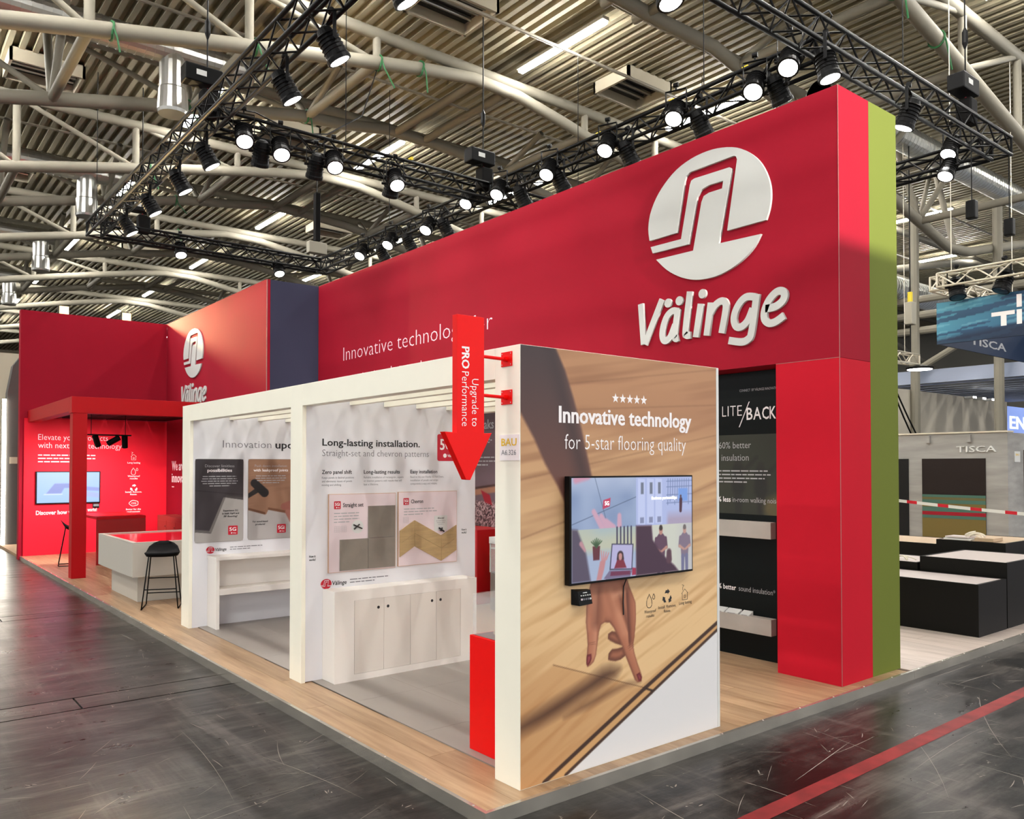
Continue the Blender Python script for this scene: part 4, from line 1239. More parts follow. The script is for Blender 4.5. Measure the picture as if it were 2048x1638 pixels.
# bench under partition two
bn = empty('display_bench', (.9, 5.47, 0), 'white display bench with lower shelf under the two posters', 'bench')
box('side_panel', .195, .23, 5.335, 5.62, 0.0, .735, CABW, bn, bevel=.002)
box('side_panel', 1.60, 1.635, 5.335, 5.62, 0.0, .735, CABW, bn, bevel=.002)
box('top', .19, 1.64, 5.33, 5.622, .736, .77, CABW, bn, bevel=.002)
box('back_panel', .231, 1.599, 5.56, 5.58, .431, .734, CABW, bn)
box('shelf', .231, 1.599, 5.34, 5.60, .365, .43, CABW, bn, bevel=.002)

# low cabinet under the boards
cb = empty('sideboard', (.88, 2.66, 0), 'white sideboard with four flush doors and round finger holes', 'cabinet')
box('body', .183, 1.577, 2.562, 2.773, 0.007, .737, CABW, cb, bevel=.002)
xs = (.358, .629, .884, 1.147, 1.401)
CABD = mat('door_white', rgb(224, 217, 208), .45)
box('face_frame', .183, .3565, 2.555, 2.5615, .007, .737, CABW, cb); box('face_frame', 1.4025, 1.577, 2.555, 2.5615, .007, .737, CABW, cb)
box('face_frame', .3565, 1.4025, 2.555, 2.5615, .6525, .737, CABW, cb); box('face_frame', .3565, 1.4025, 2.555, 2.5615, .007, .0605, CABW, cb)
box('gap_shadow', .357, 1.402, 2.5605, 2.5612, .061, .652, mat('gap_dark', rgb(70, 62, 58), .8), cb)
for k in range(4):
    d_ = box('door', xs[k] + .0012, xs[k + 1] - .0012, 2.5545, 2.5602, .062, .651, CABD, cb)
    hx = (.577, .667, 1.101, 1.189)[k]
    MB().tube((hx, 2.5535, .577), (hx, 2.5546, .577), .0125, 14).build('finger_hole', INKK, d_)

# product boards on partition one
PINK = mat('pale_pink_board', rgb(226, 210, 214), .5)
WEDGE = mat('board_edge_wood', rgb(196, 158, 128), .5)
yb = yw - .016
def board(x0, z0, x1, z1, label):
    b = empty('product_board', ((x0 + x1) / 2, yw, z0), label, 'board', 'product boards on the gallery partition')
    box('backing', x0, x1, yb + .002, yw - .0005, z0, z1, WEDGE, b)
    box('face', x0 + .004, x1 - .004, yb, yb + .0018, z0 + .004, z1 - .004, PINK, b)
    return b
TILE = mat('grey_stone_tile', rgb(128, 120, 110), .55, var=.10, scale=9)
b1 = board(.228, .862, .858, 1.509, 'pale pink board with grey stone tiles, headed straight set')
for a in ((.326, .586, .874, 1.131), (.588, .849, .874, 1.131), (.588, .849, 1.133, 1.402)):
    box('tile', a[0], a[1], yb - .009, yb - .0002, a[2], a[3], TILE, b1, bevel=.001)
badge(b1, .275, 1.385, .335, 1.45, PY, (0, yb, 0), '5Gi')
letters('lettering', 'Straight set', PY, (.355, yb, 1.40), .035, .19, .015, INKK, b1)
word_bars('small_print', PY, (.275, yb, 1.345), 4, .26, .024, INKLG, b1, 13)
flat('disc', ellipse(.49, 1.232, .055, .055), PY, (0, yb, 0), SIGNW, b1)
TOOL = mat('tool_black', rgb(32, 28, 30), .5)
for a, c in (((.45, 1.25), (.53, 1.215)), ((.455, 1.213), (.505, 1.252))):
    MB().tube((a[0], yb - .008, a[1]), (c[0], yb - .008, c[1]), .006, 6).build('clip_piece', TOOL, b1)
def grid_icon(par, x, z, nx, nz, s):
    mb = MB()
    for i in range(nx + 1): mb.box(x + i * s - .0006, x + i * s + .0006, yb - .0012, yb - .0003, z, z + nz * s)
    for j in range(nz + 1): mb.box(x, x + nx * s, yb - .0012, yb - .0003, z + j * s - .0006, z + j * s + .0006)
    mb.build('pattern_drawing', INKLG, par)
grid_icon(b1, .28, 1.195, 3, 3, .016); grid_icon(b1, .34, 1.195, 3, 3, .016)
b2 = board(.884, .868, 1.503, 1.515, 'pale pink board with oak chevron planks, headed chevron')
CHEV = mat('chevron_oak', rgb(178, 150, 104), .5, var=.14, scale=9, stretch=(1, 1, 6))
zz = [(.895, 1.178), (1.046, 1.264), (1.326, 1.117), (1.492, 1.203)]
for a, c in zip(zz, zz[1:]):
    for k in range(2):
        t0, t1 = .115 * k + .001, .115 * (k + 1) - .001
        MB().prism([(a[0] + .0008, a[1] - t0), (c[0] - .0008, c[1] - t0), (c[0] - .0008, c[1] - t1), (a[0] + .0008, a[1] - t1)], (0, yb - .0002, 0), *PY, .009).build('plank', CHEV, b2)
badge(b2, .935, 1.40, .99, 1.46, PY, (0, yb, 0), '5Gi')
letters('lettering', 'Chevron', PY, (1.012, yb, 1.413), .035, .125, .015, INKK, b2)
word_bars('small_print', PY, (.94, yb, 1.36), 3, .36, .024, INKLG, b2, 14)
grid_icon(b2, .935, 1.245, 3, 3, .016)
flat('card', [(1.255, 1.16), (1.395, 1.16), (1.395, 1.295), (1.255, 1.295)], PY, (0, yb, 0), SIGNW, b2)
letters('lettering', 'All-in-one!', PY, (1.325, yb - .001, 1.265), .016, .07, .02, INKK, b2, align='C')
word_bars('small_print', PY, (1.325, yb - .001, 1.245), 3, .1, .016, INKLG, b2, 15, align='C')
for a, c in (((1.30, 1.185), (1.355, 1.15)), ((1.318, 1.155), (1.335, 1.185))):
    MB().tube((a[0], yb - .012, a[1]), (c[0], yb - .012, c[1]), .007, 6).build('clip_piece', TOOL, b2)

# plinth with acrylic case behind the poster wall
pl_ = empty('display_plinth', (.36, .48, 0), 'bright red plinth with clear acrylic case behind the white corner post', 'plinth')
box('base', .166, .56, .285, .693, .007, .702, REDBR, pl_, bevel=.003)
box('inlay', .185, .54, .305, .673, .7022, .7045, mat('inlay_dark', rgb(90, 40, 36), .4), pl_)
for a in ((.18, .186, .30, .68), (.54, .546, .30, .68), (.187, .539, .30, .306), (.187, .539, .674, .68)):
    box('case_side', *a, .705, .949, GLASS, pl_)
box('case_lid', .18, .546, .30, .68, .950, .956, GLASS, pl_)
sp_ = empty('floor_sample', (.34, .5, .7046), 'small beige floor sample inside the acrylic case on the red plinth', 'sample')
MB().prism([(.22, .40), (.40, .36), (.46, .52), (.36, .50), (.28, .60)], (0, 0, .705), (1, 0, 0), (0, 1, 0), (0, 0, 1), .02).build('sample_body', mat('beige_sample', rgb(196, 176, 146), .5), sp_)

# end of the gallery passage: leak poster, red block, grey drum plinth with case
lk = empty('leak_poster', (3.74, 5.2, 1.0), 'dark poster about leaks with a red leaf on gravel, seen past the corner post', 'poster')
pr = Print(-5.62, -4.2, .94, 2.45, .012, (92, 74, 78))
pr.blend((2.45 - pr.Y) * .35, (112, 92, 104))
gm = np.clip((1.28 - pr.Y) / .02, 0, 1)
gv = vnoise(pr.X * 70, pr.Y * 70, 41)
pr.blend(gm * .95, (110, 84, 86)); pr.blend(gm * (gv > .6), (176, 150, 150)); pr.blend(gm * (gv < .35), (52, 34, 38))
pr.poly([(-5.62, 1.42), (-4.2, 1.58), (-4.2, 1.50), (-5.62, 1.34)], (150, 104, 80), .02)
pr.poly([(-5.62, 1.45), (-4.2, 1.60), (-4.2, 1.575), (-5.62, 1.425)], (60, 34, 28), .02)
pr.poly([(-5.42, 1.42), (-5.22, 1.36), (-5.16, 1.22), (-5.33, 1.26)], (150, 24, 40), .02)
pr.build('picture', PX, (3.738, 0, 0), print_mat('print_paper'), lk)
box('backing', 3.7385, 3.755, 4.2, 5.62, .94, 2.45, BLKM, lk)
letters('lettering', 'leaks', PX, (3.736, 5.46, 2.24), .13, .33, .02, INKLG, lk)
letters('lettering', 're-', PX, (3.736, 5.33, 2.05), .12, .16, -.007, INKLG, lk)
word_bars('small_print', PX, (3.736, 5.5, 1.85), 3, .45, .05, INKLG, lk, 17)
tag(box('display_block', 3.262, 3.72, 4.855, 5.60, .007, .94, mat('deep_red_paint', rgb(190, 14, 26), .35), bevel=.003), 'deep red display block at the end of the gallery passage', 'block')
dr = empty('drum_plinth', (3.36, 4.42, 0), 'grey drum plinth carrying a glazed display case', 'plinth')
MB().lathe([(.17, .007), (.175, .02), (.175, .44), (.17, .448)], (3.36, 4.42, 0), 24).build('drum', mat('drum_grey', rgb(120, 112, 106), .5), dr, smooth=False)
for a in ((3.23, 3.236, 4.30, 4.55), (3.48, 3.486, 4.30, 4.55), (3.237, 3.479, 4.30, 4.306), (3.237, 3.479, 4.544, 4.55)):
    box('case_side', *a, .449, .80, GLASS, dr)
for x in (3.23, 3.474):
    for y in (4.30, 4.538): box('case_post', x, x + .012, y, y + .012, .449, .88, SIGNW, dr)
box('case_shelf', 3.24, 3.475, 4.31, 4.54, .735, .75, SIGNW, dr)
box('case_header', 3.225, 3.49, 4.295, 4.555, .80, .88, SIGNW, dr)

# ------------------------------------------------------------------ poster wall at the corner
pw = empty('poster_wall', (.86, .11, 0), 'tall corner poster wall printed with a hand walking on oak flooring', 'poster wall')
box('wall_body', 0.0, 1.723, 0.0, .22, 0.0, H, CREAM, pw, bevel=.002)
HAND = [(.54,1.11),(.527,1.059),(.507,1.0),(.494,.926),(.49,.841),(.5,.765),(.503,.708),(.497,.652),(.491,.606),(.502,.584),(.526,.592),(.55,.607),(.568,.642),(.579,.698),(.593,.772),(.61,.813),(.64,.823),(.681,.819),(.715,.785),(.75,.732),(.792,.659),(.82,.596),(.848,.543),(.876,.489),(.898,.446),(.924,.426),(.952,.427),(.961,.451),(.949,.482),(.92,.542),(.894,.605),(.881,.656),(.893,.704),(.902,.772),(.907,.831),(.903,.911),(.878,.963),(.85,1.015),(.821,1.087)]
FOLD1 = [(.667,.724),(.671,.752),(.701,.763),(.736,.754),(.764,.721),(.785,.669),(.729,.689),(.687,.71)]
FOLD2 = [(.669,.601),(.673,.636),(.701,.657),(.749,.655),(.799,.658),(.82,.606),(.77,.586),(.728,.584),(.687,.594)]
NAIL1 = [(.496,.654),(.531,.655),(.534,.628),(.523,.606),(.5,.588),(.491,.606)]
NAIL2 = [(.91,.476),(.939,.484),(.958,.454),(.953,.43),(.93,.434)]
SHADOW = [(-.05,.345),(.104,.389),(.321,.449),(.499,.502),(.619,.549),(.687,.553),(.756,.532),(.728,.498),(.619,.463),(.447,.417),(.284,.364),(.139,.329),(-.05,.30)]
SHADOW2 = [(.941,.429),(.812,.421),(.673,.387),(.512,.349),(.321,.33),(.447,.38),(.673,.425),(.84,.441)]
ARM = [(-.02,2.42),(.245,2.42),(.328,2.282),(.395,2.124),(.457,1.953),(.535,1.688),(.649,1.407),(.781,1.07),(.518,1.074),(.431,1.371),(.351,1.492),(.273,1.627),(.179,1.752),(.099,1.891),(-.02,2.06)]
pr = Print(.004, 1.697, .004, H - .002, .0055, (226, 190, 140))
X, Y = pr.X, pr.Y
pr.blend(np.clip((Y - 1.1) / 1.1, 0, 1) * .85, (170, 120, 84))
pr.blend(np.clip(1 - X / .9, 0, 1) * np.clip(1 - Y / 1.0, 0, 1) * .6, (190, 138, 88))
# plank edges of the pictured floor, receding towards the top
m_low = np.clip((1.25 - Y) / .3, 0, 1)
pr.wood(.405, 4.5, (176, 124, 74), 51, .55, m_low)
pr.wood(.16, 3.2, (128, 82, 52), 55, .5, 1 - m_low)
for (a, b_, k) in (((.0, 2.16), (1.72, 2.39), .3), ((.3, 2.055), (1.72, 2.15), .35), ((0, 1.665), (1.72, 1.95), .35), ((0, 1.345), (.5, 1.47), .4), ((1.4, 1.55), (1.72, 1.64), .25)):
    pr.cap(a, b_, .003, .003, (96, 58, 36), .012, k)
pr.poly([(.3, 2.05), (1.72, 2.15), (1.72, 2.0), (.9, 1.95)], (130, 80, 54), .25, .35)
pr.poly([(.0, .525), (.238, .635), (1.0, .372), (.985, .382), (.184, .012), (0, -.1)], (176, 120, 70), .02, .35)
pr.cap((.238, .635), (1.02, .372), .002, .002, (90, 54, 28), .006, .9)
pr.poly(SHADOW, (66, 38, 26), .09, .9); pr.poly(SHADOW2, (80, 48, 32), .05, .6)
# board edge with groove, then the white foot of the picture
pr.poly([(1.75, .668), (1.045, .345), (.339, .013), (.3, -.1), (1.75, -.1)], (222, 221, 221), .006)
pr.poly([(1.75, .725), (.985, .388), (.17, .0), (.335, .0), (1.045, .341), (1.75, .668)], (206, 160, 106), .006)
for a, b_, w in (((1.75, .718), (.985, .380), .013), ((.985, .380), (.17, .004), .013), ((1.75, .672), (1.045, .343), .010), ((1.045, .343), (.33, .008), .010)):
    pr.cap(a, b_, w, w, (62, 40, 30), .008)
pr.cap((1.0, .375), (1.06, .352), .006, .006, (40, 26, 20), .006)
# arm, in shade at the top, warm edge light on its right
sdA = pr.sd(ARM)
mA = np.clip(.5 - sdA / .02, 0, 1)
tA = np.clip((2.4 - Y) / 1.3, 0, 1)
colA = np.stack([58 + 78 * tA, 42 + 38 * tA, 44 + 18 * tA], -1) / 255
edge = np.clip((X - (.26 + (2.4 - Y) * .36)) / .12 + .35, 0, 1)
colA = colA * (1 - edge[..., None] * .45) + np.array([196, 140, 112]) / 255 * edge[..., None] * .45
pr.blend(mA, colA)
core = np.exp(-((X - (.24 + (2.4 - Y) * .33)) / .07) ** 2) * mA * np.clip((Y - 1.3) / .3, 0, 1)
pr.blend(core * .55, (48, 32, 34))
# hand
def limb_shade(m, ax, ay, bx, by, r, base, dark, light):
    ex, ey = bx - ax, by - ay
    L_ = math.hypot(ex, ey)
    t = ((X - ax) * ex + (Y - ay) * ey) / L_ ** 2
    s = ((X - ax) * -ey + (Y - ay) * ex) / L_ / r      # signed distance across
    msk = m * np.clip((t + .05) * 8, 0, 1) * np.clip((1.05 - t) * 8, 0, 1) * np.clip((1.3 - abs(s)) * 3, 0, 1)
    pr.blend(msk, base)
    pr.blend(msk * np.clip(s * 1.1, 0, 1) ** 1.2, light)
    pr.blend(msk * np.clip(-s * 1.1, 0, 1) ** 1.2, dark)
for P_ in (FOLD1, FOLD2):
    sd_ = pr.sd(P_); m_ = np.clip(.5 - sd_ / .008, 0, 1)
    pr.blend(m_, (158, 98, 72)); pr.blend(m_ * np.clip(1 + sd_ / .03, 0, 1), (96, 54, 40))
sdH = pr.sd(HAND)
mH = np.clip(.5 - sdH / .008, 0, 1)
pr.blend(mH, (168, 106, 78))
limb_shade(mH, .525, 1.02, .515, .60, .05, (176, 112, 84), (116, 66, 48), (198, 136, 106))
limb_shade(mH, .70, .86, .935, .44, .06, (172, 108, 80), (110, 62, 46), (196, 132, 100))
limb_shade(mH, .86, 1.0, .885, .66, .035, (158, 96, 70), (104, 58, 44), (186, 120, 90))
pr.cap((.60, 1.06), (.575, .83), .012, .03, (118, 70, 52), .06, .75)      # web between the fingers
pr.cap((.69, 1.0), (.80, .74), .010, .012, (206, 146, 114), .05, .6)       # tendon ridges
pr.cap((.765, .97), (.845, .76), .006, .008, (104, 60, 46), .03, .8)
pr.cap((.63, .99), (.68, .86), .012, .012, (192, 128, 98), .05, .55)
pr.cap((.72, .97), (.79, .985), .014, .016, (214, 158, 126), .04, .6)      # knuckles
pr.cap((.50, .93), (.505, .80), .010, .010, (204, 146, 114), .04, .5)
pr.blend(mH * np.clip((Y - .98) / .12, 0, 1) * .5, (98, 56, 44))           # wrist in shade under the screen
for a, b_ in (((.51, .712), (.565, .706)), ((.512, .722), (.562, .718)), ((.835, .655), (.885, .672)), ((.84, .642), (.888, .66)), ((.85, .63), (.888, .648))):
    pr.cap(a, b_, .0015, .0015, (104, 58, 42), .006, .6)
pr.blend(mH * np.clip(1 + sdH / .012, 0, 1) * .5, (92, 50, 38))
for P_ in (NAIL1, NAIL2):
    sd_ = pr.sd(P_); m_ = np.clip(.5 - sd_ / .007, 0, 1)
    pr.blend(m_, (92, 22, 28)); pr.blend(m_ * np.clip(-sd_ / .012 - .3, 0, 1), (150, 70, 74))
pr.build('picture', PY, (0, 0, 0), print_mat('print_paper'), pw, lift=.0015)
box('edge_strip', 1.698, 1.7225, -.003, -.0005, .002, H - .002, SIGNW, pw)
for k in range(5):
    cx = .735 + .062 * k
    st = []
    for i in range(10):
        a = PI / 2 + i * PI / 5; r_ = .03 if i % 2 == 0 else .0125
        st.append((cx + r_ * math.cos(a), 2.144 + r_ * math.sin(a)))
    flat('star', st, PY, (0, 0, 0), INKW, pw, lift=.002)
letters('lettering', 'Innovative technology', PY, (.28, 0, 1.985), .098, 1.157, .03, INKW, pw, lift=.003)
letters('lettering', 'for 5-star flooring quality', PY, (.325, 0, 1.835), .092, 1.055, -.010, INKW, pw, lift=.003)
icon_drop((0, 0, 0), PY, 1.035, .905, .075, INKK, pw)
icon_cycle((0, 0, 0), PY, 1.195, .925, .085, INKK, pw)
icon_house((0, 0, 0), PY, 1.365, .915, .065, INKK, pw)
for x, z, t in ((1.035, .835, 'Waterproof'), (1.035, .808, 'results'), (1.195, .848, 'Install. Remove.'), (1.195, .821, 'Reuse.'), (1.37, .855, 'Long lasting')):
    letters('lettering', t, PY, (x, 0, z), .02, len(t) * .0105, 0, INKK, pw, align='C', lift=.003)

# television on the poster
tv2 = empty('television', (.85, -.03, 1.07), 'large wall television on the corner poster showing four pictures', 'television')
box('bezel', .314, 1.382, -.055, -.012, 1.07, 1.682, BLACK, tv2, bevel=.003)
box('wall_mount', .55, 1.15, -.012, -.0025, 1.2, 1.55, BLACK, tv2)
pr = Print(.327, 1.372, 1.083, 1.672, .0035, (150, 160, 200))
X, Y = pr.X, pr.Y
xm, zm = .852, 1.381
q1 = ((X < xm) & (Y > zm)).astype(float); q2 = ((X >= xm) & (Y > zm)).astype(float)
q3 = ((X < xm) & (Y <= zm)).astype(float); q4 = ((X >= xm) & (Y <= zm)).astype(float)
pr.blend(q1, (128, 148, 186)); pr.blend(q1 * vnoise(X * 9, Y * 9, 61) * .7, (176, 192, 220)); pr.blend(q1 * np.clip((Y - 1.56) / .1, 0, 1) * .5, (190, 200, 226))
pr.cap((.51, 1.672), (.61, 1.40), .0015, .0015, (60, 76, 104), .005, .9); pr.cap((.33, 1.41), (.852, 1.555), .0015, .0015, (60, 76, 104), .005, .9)
pr.poly([(.572, 1.49), (.63, 1.505), (.637, 1.555), (.577, 1.542)], (196, 58, 96), .004)
for a, b_ in (((.50, 1.478), (.57, 1.38)), ((.56, 1.45), (.62, 1.37)), ((.60, 1.42), (.66, 1.38)), ((.71, 1.448), (.71, 1.39))):
    pr.cap(a, b_, .016, .02, (206, 164, 186), .012)
pr.cap((.36, 1.66), (.46, 1.675), .02, .012, (206, 150, 176), .02)
pr.blend(q2, (176, 188, 232)); pr.blend(q2 * np.clip((1.47 - Y) / .06, 0, 1) * np.clip((X - 1.12) / .03, 0, 1), (172, 160, 186))
for x in (.90, .98, 1.055):
    pr.poly([(x - .03, 1.39), (x + .032, 1.385), (x + .032, 1.66), (x - .03, 1.665)], (196, 206, 244), .006)
    pr.poly([(x - .005, 1.57), (x + .02, 1.57), (x + .02, 1.64), (x - .005, 1.64)], (112, 120, 140), .005)
    pr.poly([(x - .012, 1.395), (x + .022, 1.395), (x + .022, 1.43), (x - .012, 1.43)], (134, 142, 176), .005)
for k in range(10):
    x = 1.14 + .022 * k
    pr.cap((x, 1.50 + .02 * (k % 3)), (x + .004, 1.66), .003, .003, (100, 118, 160), .004, .8)
for z in (1.51, 1.56, 1.61, 1.645):
    pr.cap((1.13, z), (1.372, z + .004), .003, .003, (112, 130, 172), .004, .8)
pr.poly([(1.24, 1.52), (1.33, 1.52), (1.33, 1.60), (1.24, 1.60)], (120, 160, 230), .008)
pr.cap((1.262, 1.46), (1.265, 1.53), .012, .014, (70, 30, 52), .006); pr.cap((1.264, 1.55), (1.264, 1.552), .008, .008, (84, 54, 60), .004)
pr.blend(q3, (160, 184, 200)); pr.blend(q3 * np.clip((1.30 - Y) / .1, 0, 1) * .7, (170, 180, 214)); pr.blend(q3 * vnoise(X * 7 + 3, Y * 7, 62) * np.clip((Y - 1.22) / .05, 0, 1), (196, 196, 170))
for k in range(5): pr.cap((.69 + .03 * k, 1.27), (.69 + .03 * k, 1.38), .006, .006, (60, 56, 84), .005)
pr.poly([(.495, 1.20), (.545, 1.20), (.55, 1.28), (.49, 1.28)], (98, 36, 52), .006)
for k in range(7): pr.cap((.52, 1.275), (.48 + .014 * k, 1.325 - .006 * abs(k - 3)), .005, .003, (52, 84, 52), .006)
pr.poly([(.327, 1.385), (.372, 1.38), (.44, 1.24), (.475, 1.083), (.327, 1.083)], (84, 74, 96), .02)
pr.poly([(.52, 1.083), (.55, 1.19), (.60, 1.215), (.585, 1.15), (.56, 1.083)], (196, 136, 140), .01)
for k in range(4): pr.cap((.565 + .012 * k, 1.20), (.56 + .02 * k, 1.25 - .005 * k), .006, .004, (200, 144, 148), .006)
pr.cap((.40, 1.30), (.43, 1.26), .014, .008, (190, 140, 150), .01)
pr.poly([(.626, 1.135), (.818, 1.123), (.83, 1.276), (.645, 1.288)], (62, 60, 84), .004); pr.poly([(.636, 1.142), (.811, 1.131), (.821, 1.27), (.652, 1.281)], (184, 180, 220), .004)
pr.cap((.717, 1.215), (.717, 1.195), .026, .03, (48, 26, 34), .008); pr.poly([(.665, 1.142), (.69, 1.19), (.745, 1.187), (.77, 1.138)], (128, 30, 56), .006); pr.cap((.717, 1.213), (.717, 1.20), .015, .014, (196, 140, 136), .006)
pr.poly([(.58, 1.09), (.626, 1.132), (.82, 1.12), (.80, 1.084), (.60, 1.083)], (120, 108, 140), .006); pr.poly([(.632, 1.10), (.80, 1.095), (.80, 1.118), (.638, 1.125)], (110, 40, 76), .006)
pr.poly([(.815, 1.09), (.852, 1.09), (.852, 1.13), (.82, 1.135)], (160, 34, 72), .006)
pr.blend(q4, (206, 208, 196)); pr.blend(q4 * np.clip((X - 1.2) / .15, 0, 1) * .5, (180, 176, 190))
def man(cx, zt, s, shirt, leg, skin, hair):
    pr.poly([(cx - .045 * s, zt - .27 * s), (cx + .045 * s, zt - .27 * s), (cx + .06 * s, zt - .09 * s), (cx + .025 * s, zt - .055 * s), (cx - .025 * s, zt - .055 * s), (cx - .06 * s, zt - .09 * s)], shirt, .006)
    for k in (-1, 1):
        pr.cap((cx + k * .025 * s, zt - .26 * s), (cx + k * .028 * s, zt - .40 * s), .022 * s, .018 * s, leg, .006)
        pr.cap((cx + k * .058 * s, zt - .095 * s), (cx + k * .07 * s, zt - .17 * s), .016 * s, .014 * s, shirt, .006)
        pr.cap((cx + k * .07 * s, zt - .17 * s), (cx + k * .01 * s, zt - .20 * s), .013 * s, .010 * s, skin, .006)
    pr.cap((cx, zt - .045 * s), (cx, zt - .025 * s), .02 * s, .023 * s, skin, .006); pr.cap((cx, zt - .008 * s), (cx, zt - .004 * s), .022 * s, .02 * s, hair, .006)
man(1.075, 1.365, .75, (92, 60, 84), (66, 58, 84), (186, 134, 122), (50, 34, 32))
man(1.30, 1.36, .72, (128, 112, 132), (112, 112, 146), (192, 148, 136), (110, 100, 100))
pr.poly([(.852, 1.382), (.99, 1.378), (1.0, 1.29), (1.08, 1.20), (1.20, 1.12), (1.24, 1.083), (.852, 1.083)], (62, 30, 56), .016)
pr.cap((1.15, 1.205), (1.15, 1.16), .022, .026, (86, 52, 68), .012)
pr.blend(np.clip((.0025 - abs(X - xm)) / .002, 0, 1) * .0, (0, 0, 0))
pr.build('screen', PY, (0, -.055, 0), print_mat('screen_picture', .55), tv2, lift=.001)
SCRW = mat('screen_white', (1, 1, 1), .5, emit=.7)
letters('screen_lettering', 'Business partnerships', PY, (.99, -.056, 1.535), .02, .235, .02, SCRW, tv2, lift=.001)
letters('screen_lettering', '5G', PY, (.588, -.056, 1.512), .024, .035, .03, SCRW, tv2, lift=.001)
cpd = empty('control_pad', (.42, 0, .94), 'small black button pad on the poster below the television', 'control pad')
MB().add([(.372, -.003, .955), (.50, -.003, .948), (.50, -.003, 1.032), (.372, -.003, 1.042), (.395, -.05, .95), (.50, -.045, .953), (.497, -.03, 1.03), (.392, -.035, 1.03)], [(3, 2, 1, 0), (4, 5, 6, 7), (0, 1, 5, 4), (1, 2, 6, 5), (2, 3, 7, 6), (3, 0, 4, 7)]).build('pad_body', BLACK, cpd)
for i in range(5):
    box('button', .408 + i * .017, .415 + i * .017, -.047, -.0415, 1.003, 1.009, SIGNW, cpd)
    box('button', .408 + i * .017, .418 + i * .017, -.050, -.0455, .980, .990, (PINK if i == 0 else SIGNW if i == 4 else INKG), cpd)
box('caption', .43, .46, -.0415, -.036, 1.018, 1.022, SIGNW, cpd)
tag(MB().path([(.795, -.03, 1.07), (.795, -.008, 1.02), (.794, -.005, .93), (.797, -.0045, .85)], .004, 6).build('power_cable', INKK), 'thin black cable hanging from the large television', 'cable')

# stand number sign
bs = empty('stand_sign', (-.004, .08, 1.77), 'small white stand number sign on the cream corner post', 'sign')
box('plate', -.005, -.0008, -.002, .17, 1.77, 1.912, INKW, bs)
letters('lettering', 'BAU', PX, (-.005, .155, 1.851), .042, .135, .02, INKY, bs)
letters('lettering', 'A6.326', PX, (-.005, .155, 1.80), .03, .13, 0, INKG, bs)

# hanging red arrow
ar = empty('arrow_sign', (-.25, .11, 1.665), 'bright red downward arrow sign with white lettering on the corner post', 'sign')
MB().prism([(-.343, 2.537), (-.167, 2.537), (-.167, 1.915), (-.116, 1.918), (-.258, 1.665), (-.284, 1.668), (-.421, 1.918), (-.343, 1.915)], (0, .143, 0), *PY, .045).build('arrow_body', REDBR, ar, bevel=.0015)
letters('lettering', 'PRO', PDOWN, (-.313, .098, 2.37), .05, .118, .035, INKW, ar)
letters('lettering', 'Performance', PDOWN, (-.313, .098, 2.238), .048, .289, -.006, INKW, ar)
letters('lettering', 'Upgrade to', PDOWN, (-.248, .098, 2.203), .046, .253, -.006, INKW, ar)
for z in (2.328, 2.118):
    p_ = box('mount_plate', -.006, -.0008, .063, .157, z - .04, z + .04, REDBR, ar)
    MB().tube((-.168, .118, z + .003), (-.005, .108, z - .002), .0095, 10).build('rod', REDBR, ar)
    MB().tube((-.03, .108, z - .001), (-.006, .108, z - .001), .014, 10).build('rod_collar', REDBR, ar)
    for yy in (.072, .148):
        for dz in (-.03, .03):
            MB().tube((-.0075, yy, z + dz), (-.0055, yy, z + dz), .003, 6).build('screw', SCREW, p_)

# ------------------------------------------------------------------ far shell of the hall
HW = mat('hall_wall_grey', rgb(92, 90, 84), .8, var=.1, scale=.3)
tag(box('wall_far_right', 52, 52.4, -20, 75, FZ, 11.2, HW), 'dark far side wall of the hall', kind='structure')
tag(box('wall_far_back', -36, 52, 72, 72.4, FZ, 11.2, mat('hall_wall_warm', rgb(120, 110, 92), .8, var=.1, scale=.3)), 'far end wall of the hall', kind='structure')

# ------------------------------------------------------------------ neighbouring stand at right
BB = mat('black_board', rgb(17, 15, 15), .6, spec=.2)
TOPW = mat('pale_inlay', rgb(196, 184, 180), .3)
TOPT = mat('tan_inlay', rgb(176, 152, 124), .5)
def pedestal(x0, x1, y0, y1, z1, label, top=TOPW):
    p = empty('display_pedestal', ((x0 + x1) / 2, (y0 + y1) / 2, 0), label, 'pedestal', 'black display pedestals of the neighbouring stand')
    box('body', x0, x1, y0, y1, 0.0, z1 - .012, BB, p)
    for a in ((x0, x1, y0, y0 + .03), (x0, x1, y1 - .03, y1), (x0, x0 + .03, y0 + .031, y1 - .031), (x1 - .03, x1, y0 + .031, y1 - .031)):
        box('rim', *a, z1 - .012, z1, BB, p)
    box('inlay_top', x0 + .031, x1 - .031, y0 + .031, y1 - .031, z1 - .0118, z1 - .004, top, p)
pedestal(6.09, 6.80, .103, 1.55, .534, 'lowest black pedestal with pale top at the front of the neighbouring stand')
pedestal(6.83, 8.00, .105, 1.03, .70, 'taller black pedestal with pale top behind the front one')
pedestal(6.83, 7.60, 1.06, 1.9, .62, 'black pedestal with pale top and cable beside the green wall')
pedestal(8.20, 9.40, .62, 1.45, .79, 'black pedestal with tan top carrying papers', TOPT)
pedestal(8.25, 9.3, 1.47, 2.7, .72, 'black pedestal with tan top at the back left', TOPT)
pedestal(9.5, 10.6, -.05, .58, .66, 'black pedestal with tan top at the right picture edge', TOPT)
for k, (a, b_, z, m) in enumerate(((1.05, 1.38, .79, SIGNW), (1.08, 1.36, .815, TOPW))):
    tag(box('sample_folder', 8.25, 8.5, a, b_, z + .0005, z + .02, m, bevel=.002), ('lower', 'upper')[k] + ' pale folder stacked on the tan pedestal', 'folder', 'pale folders on the pedestal')
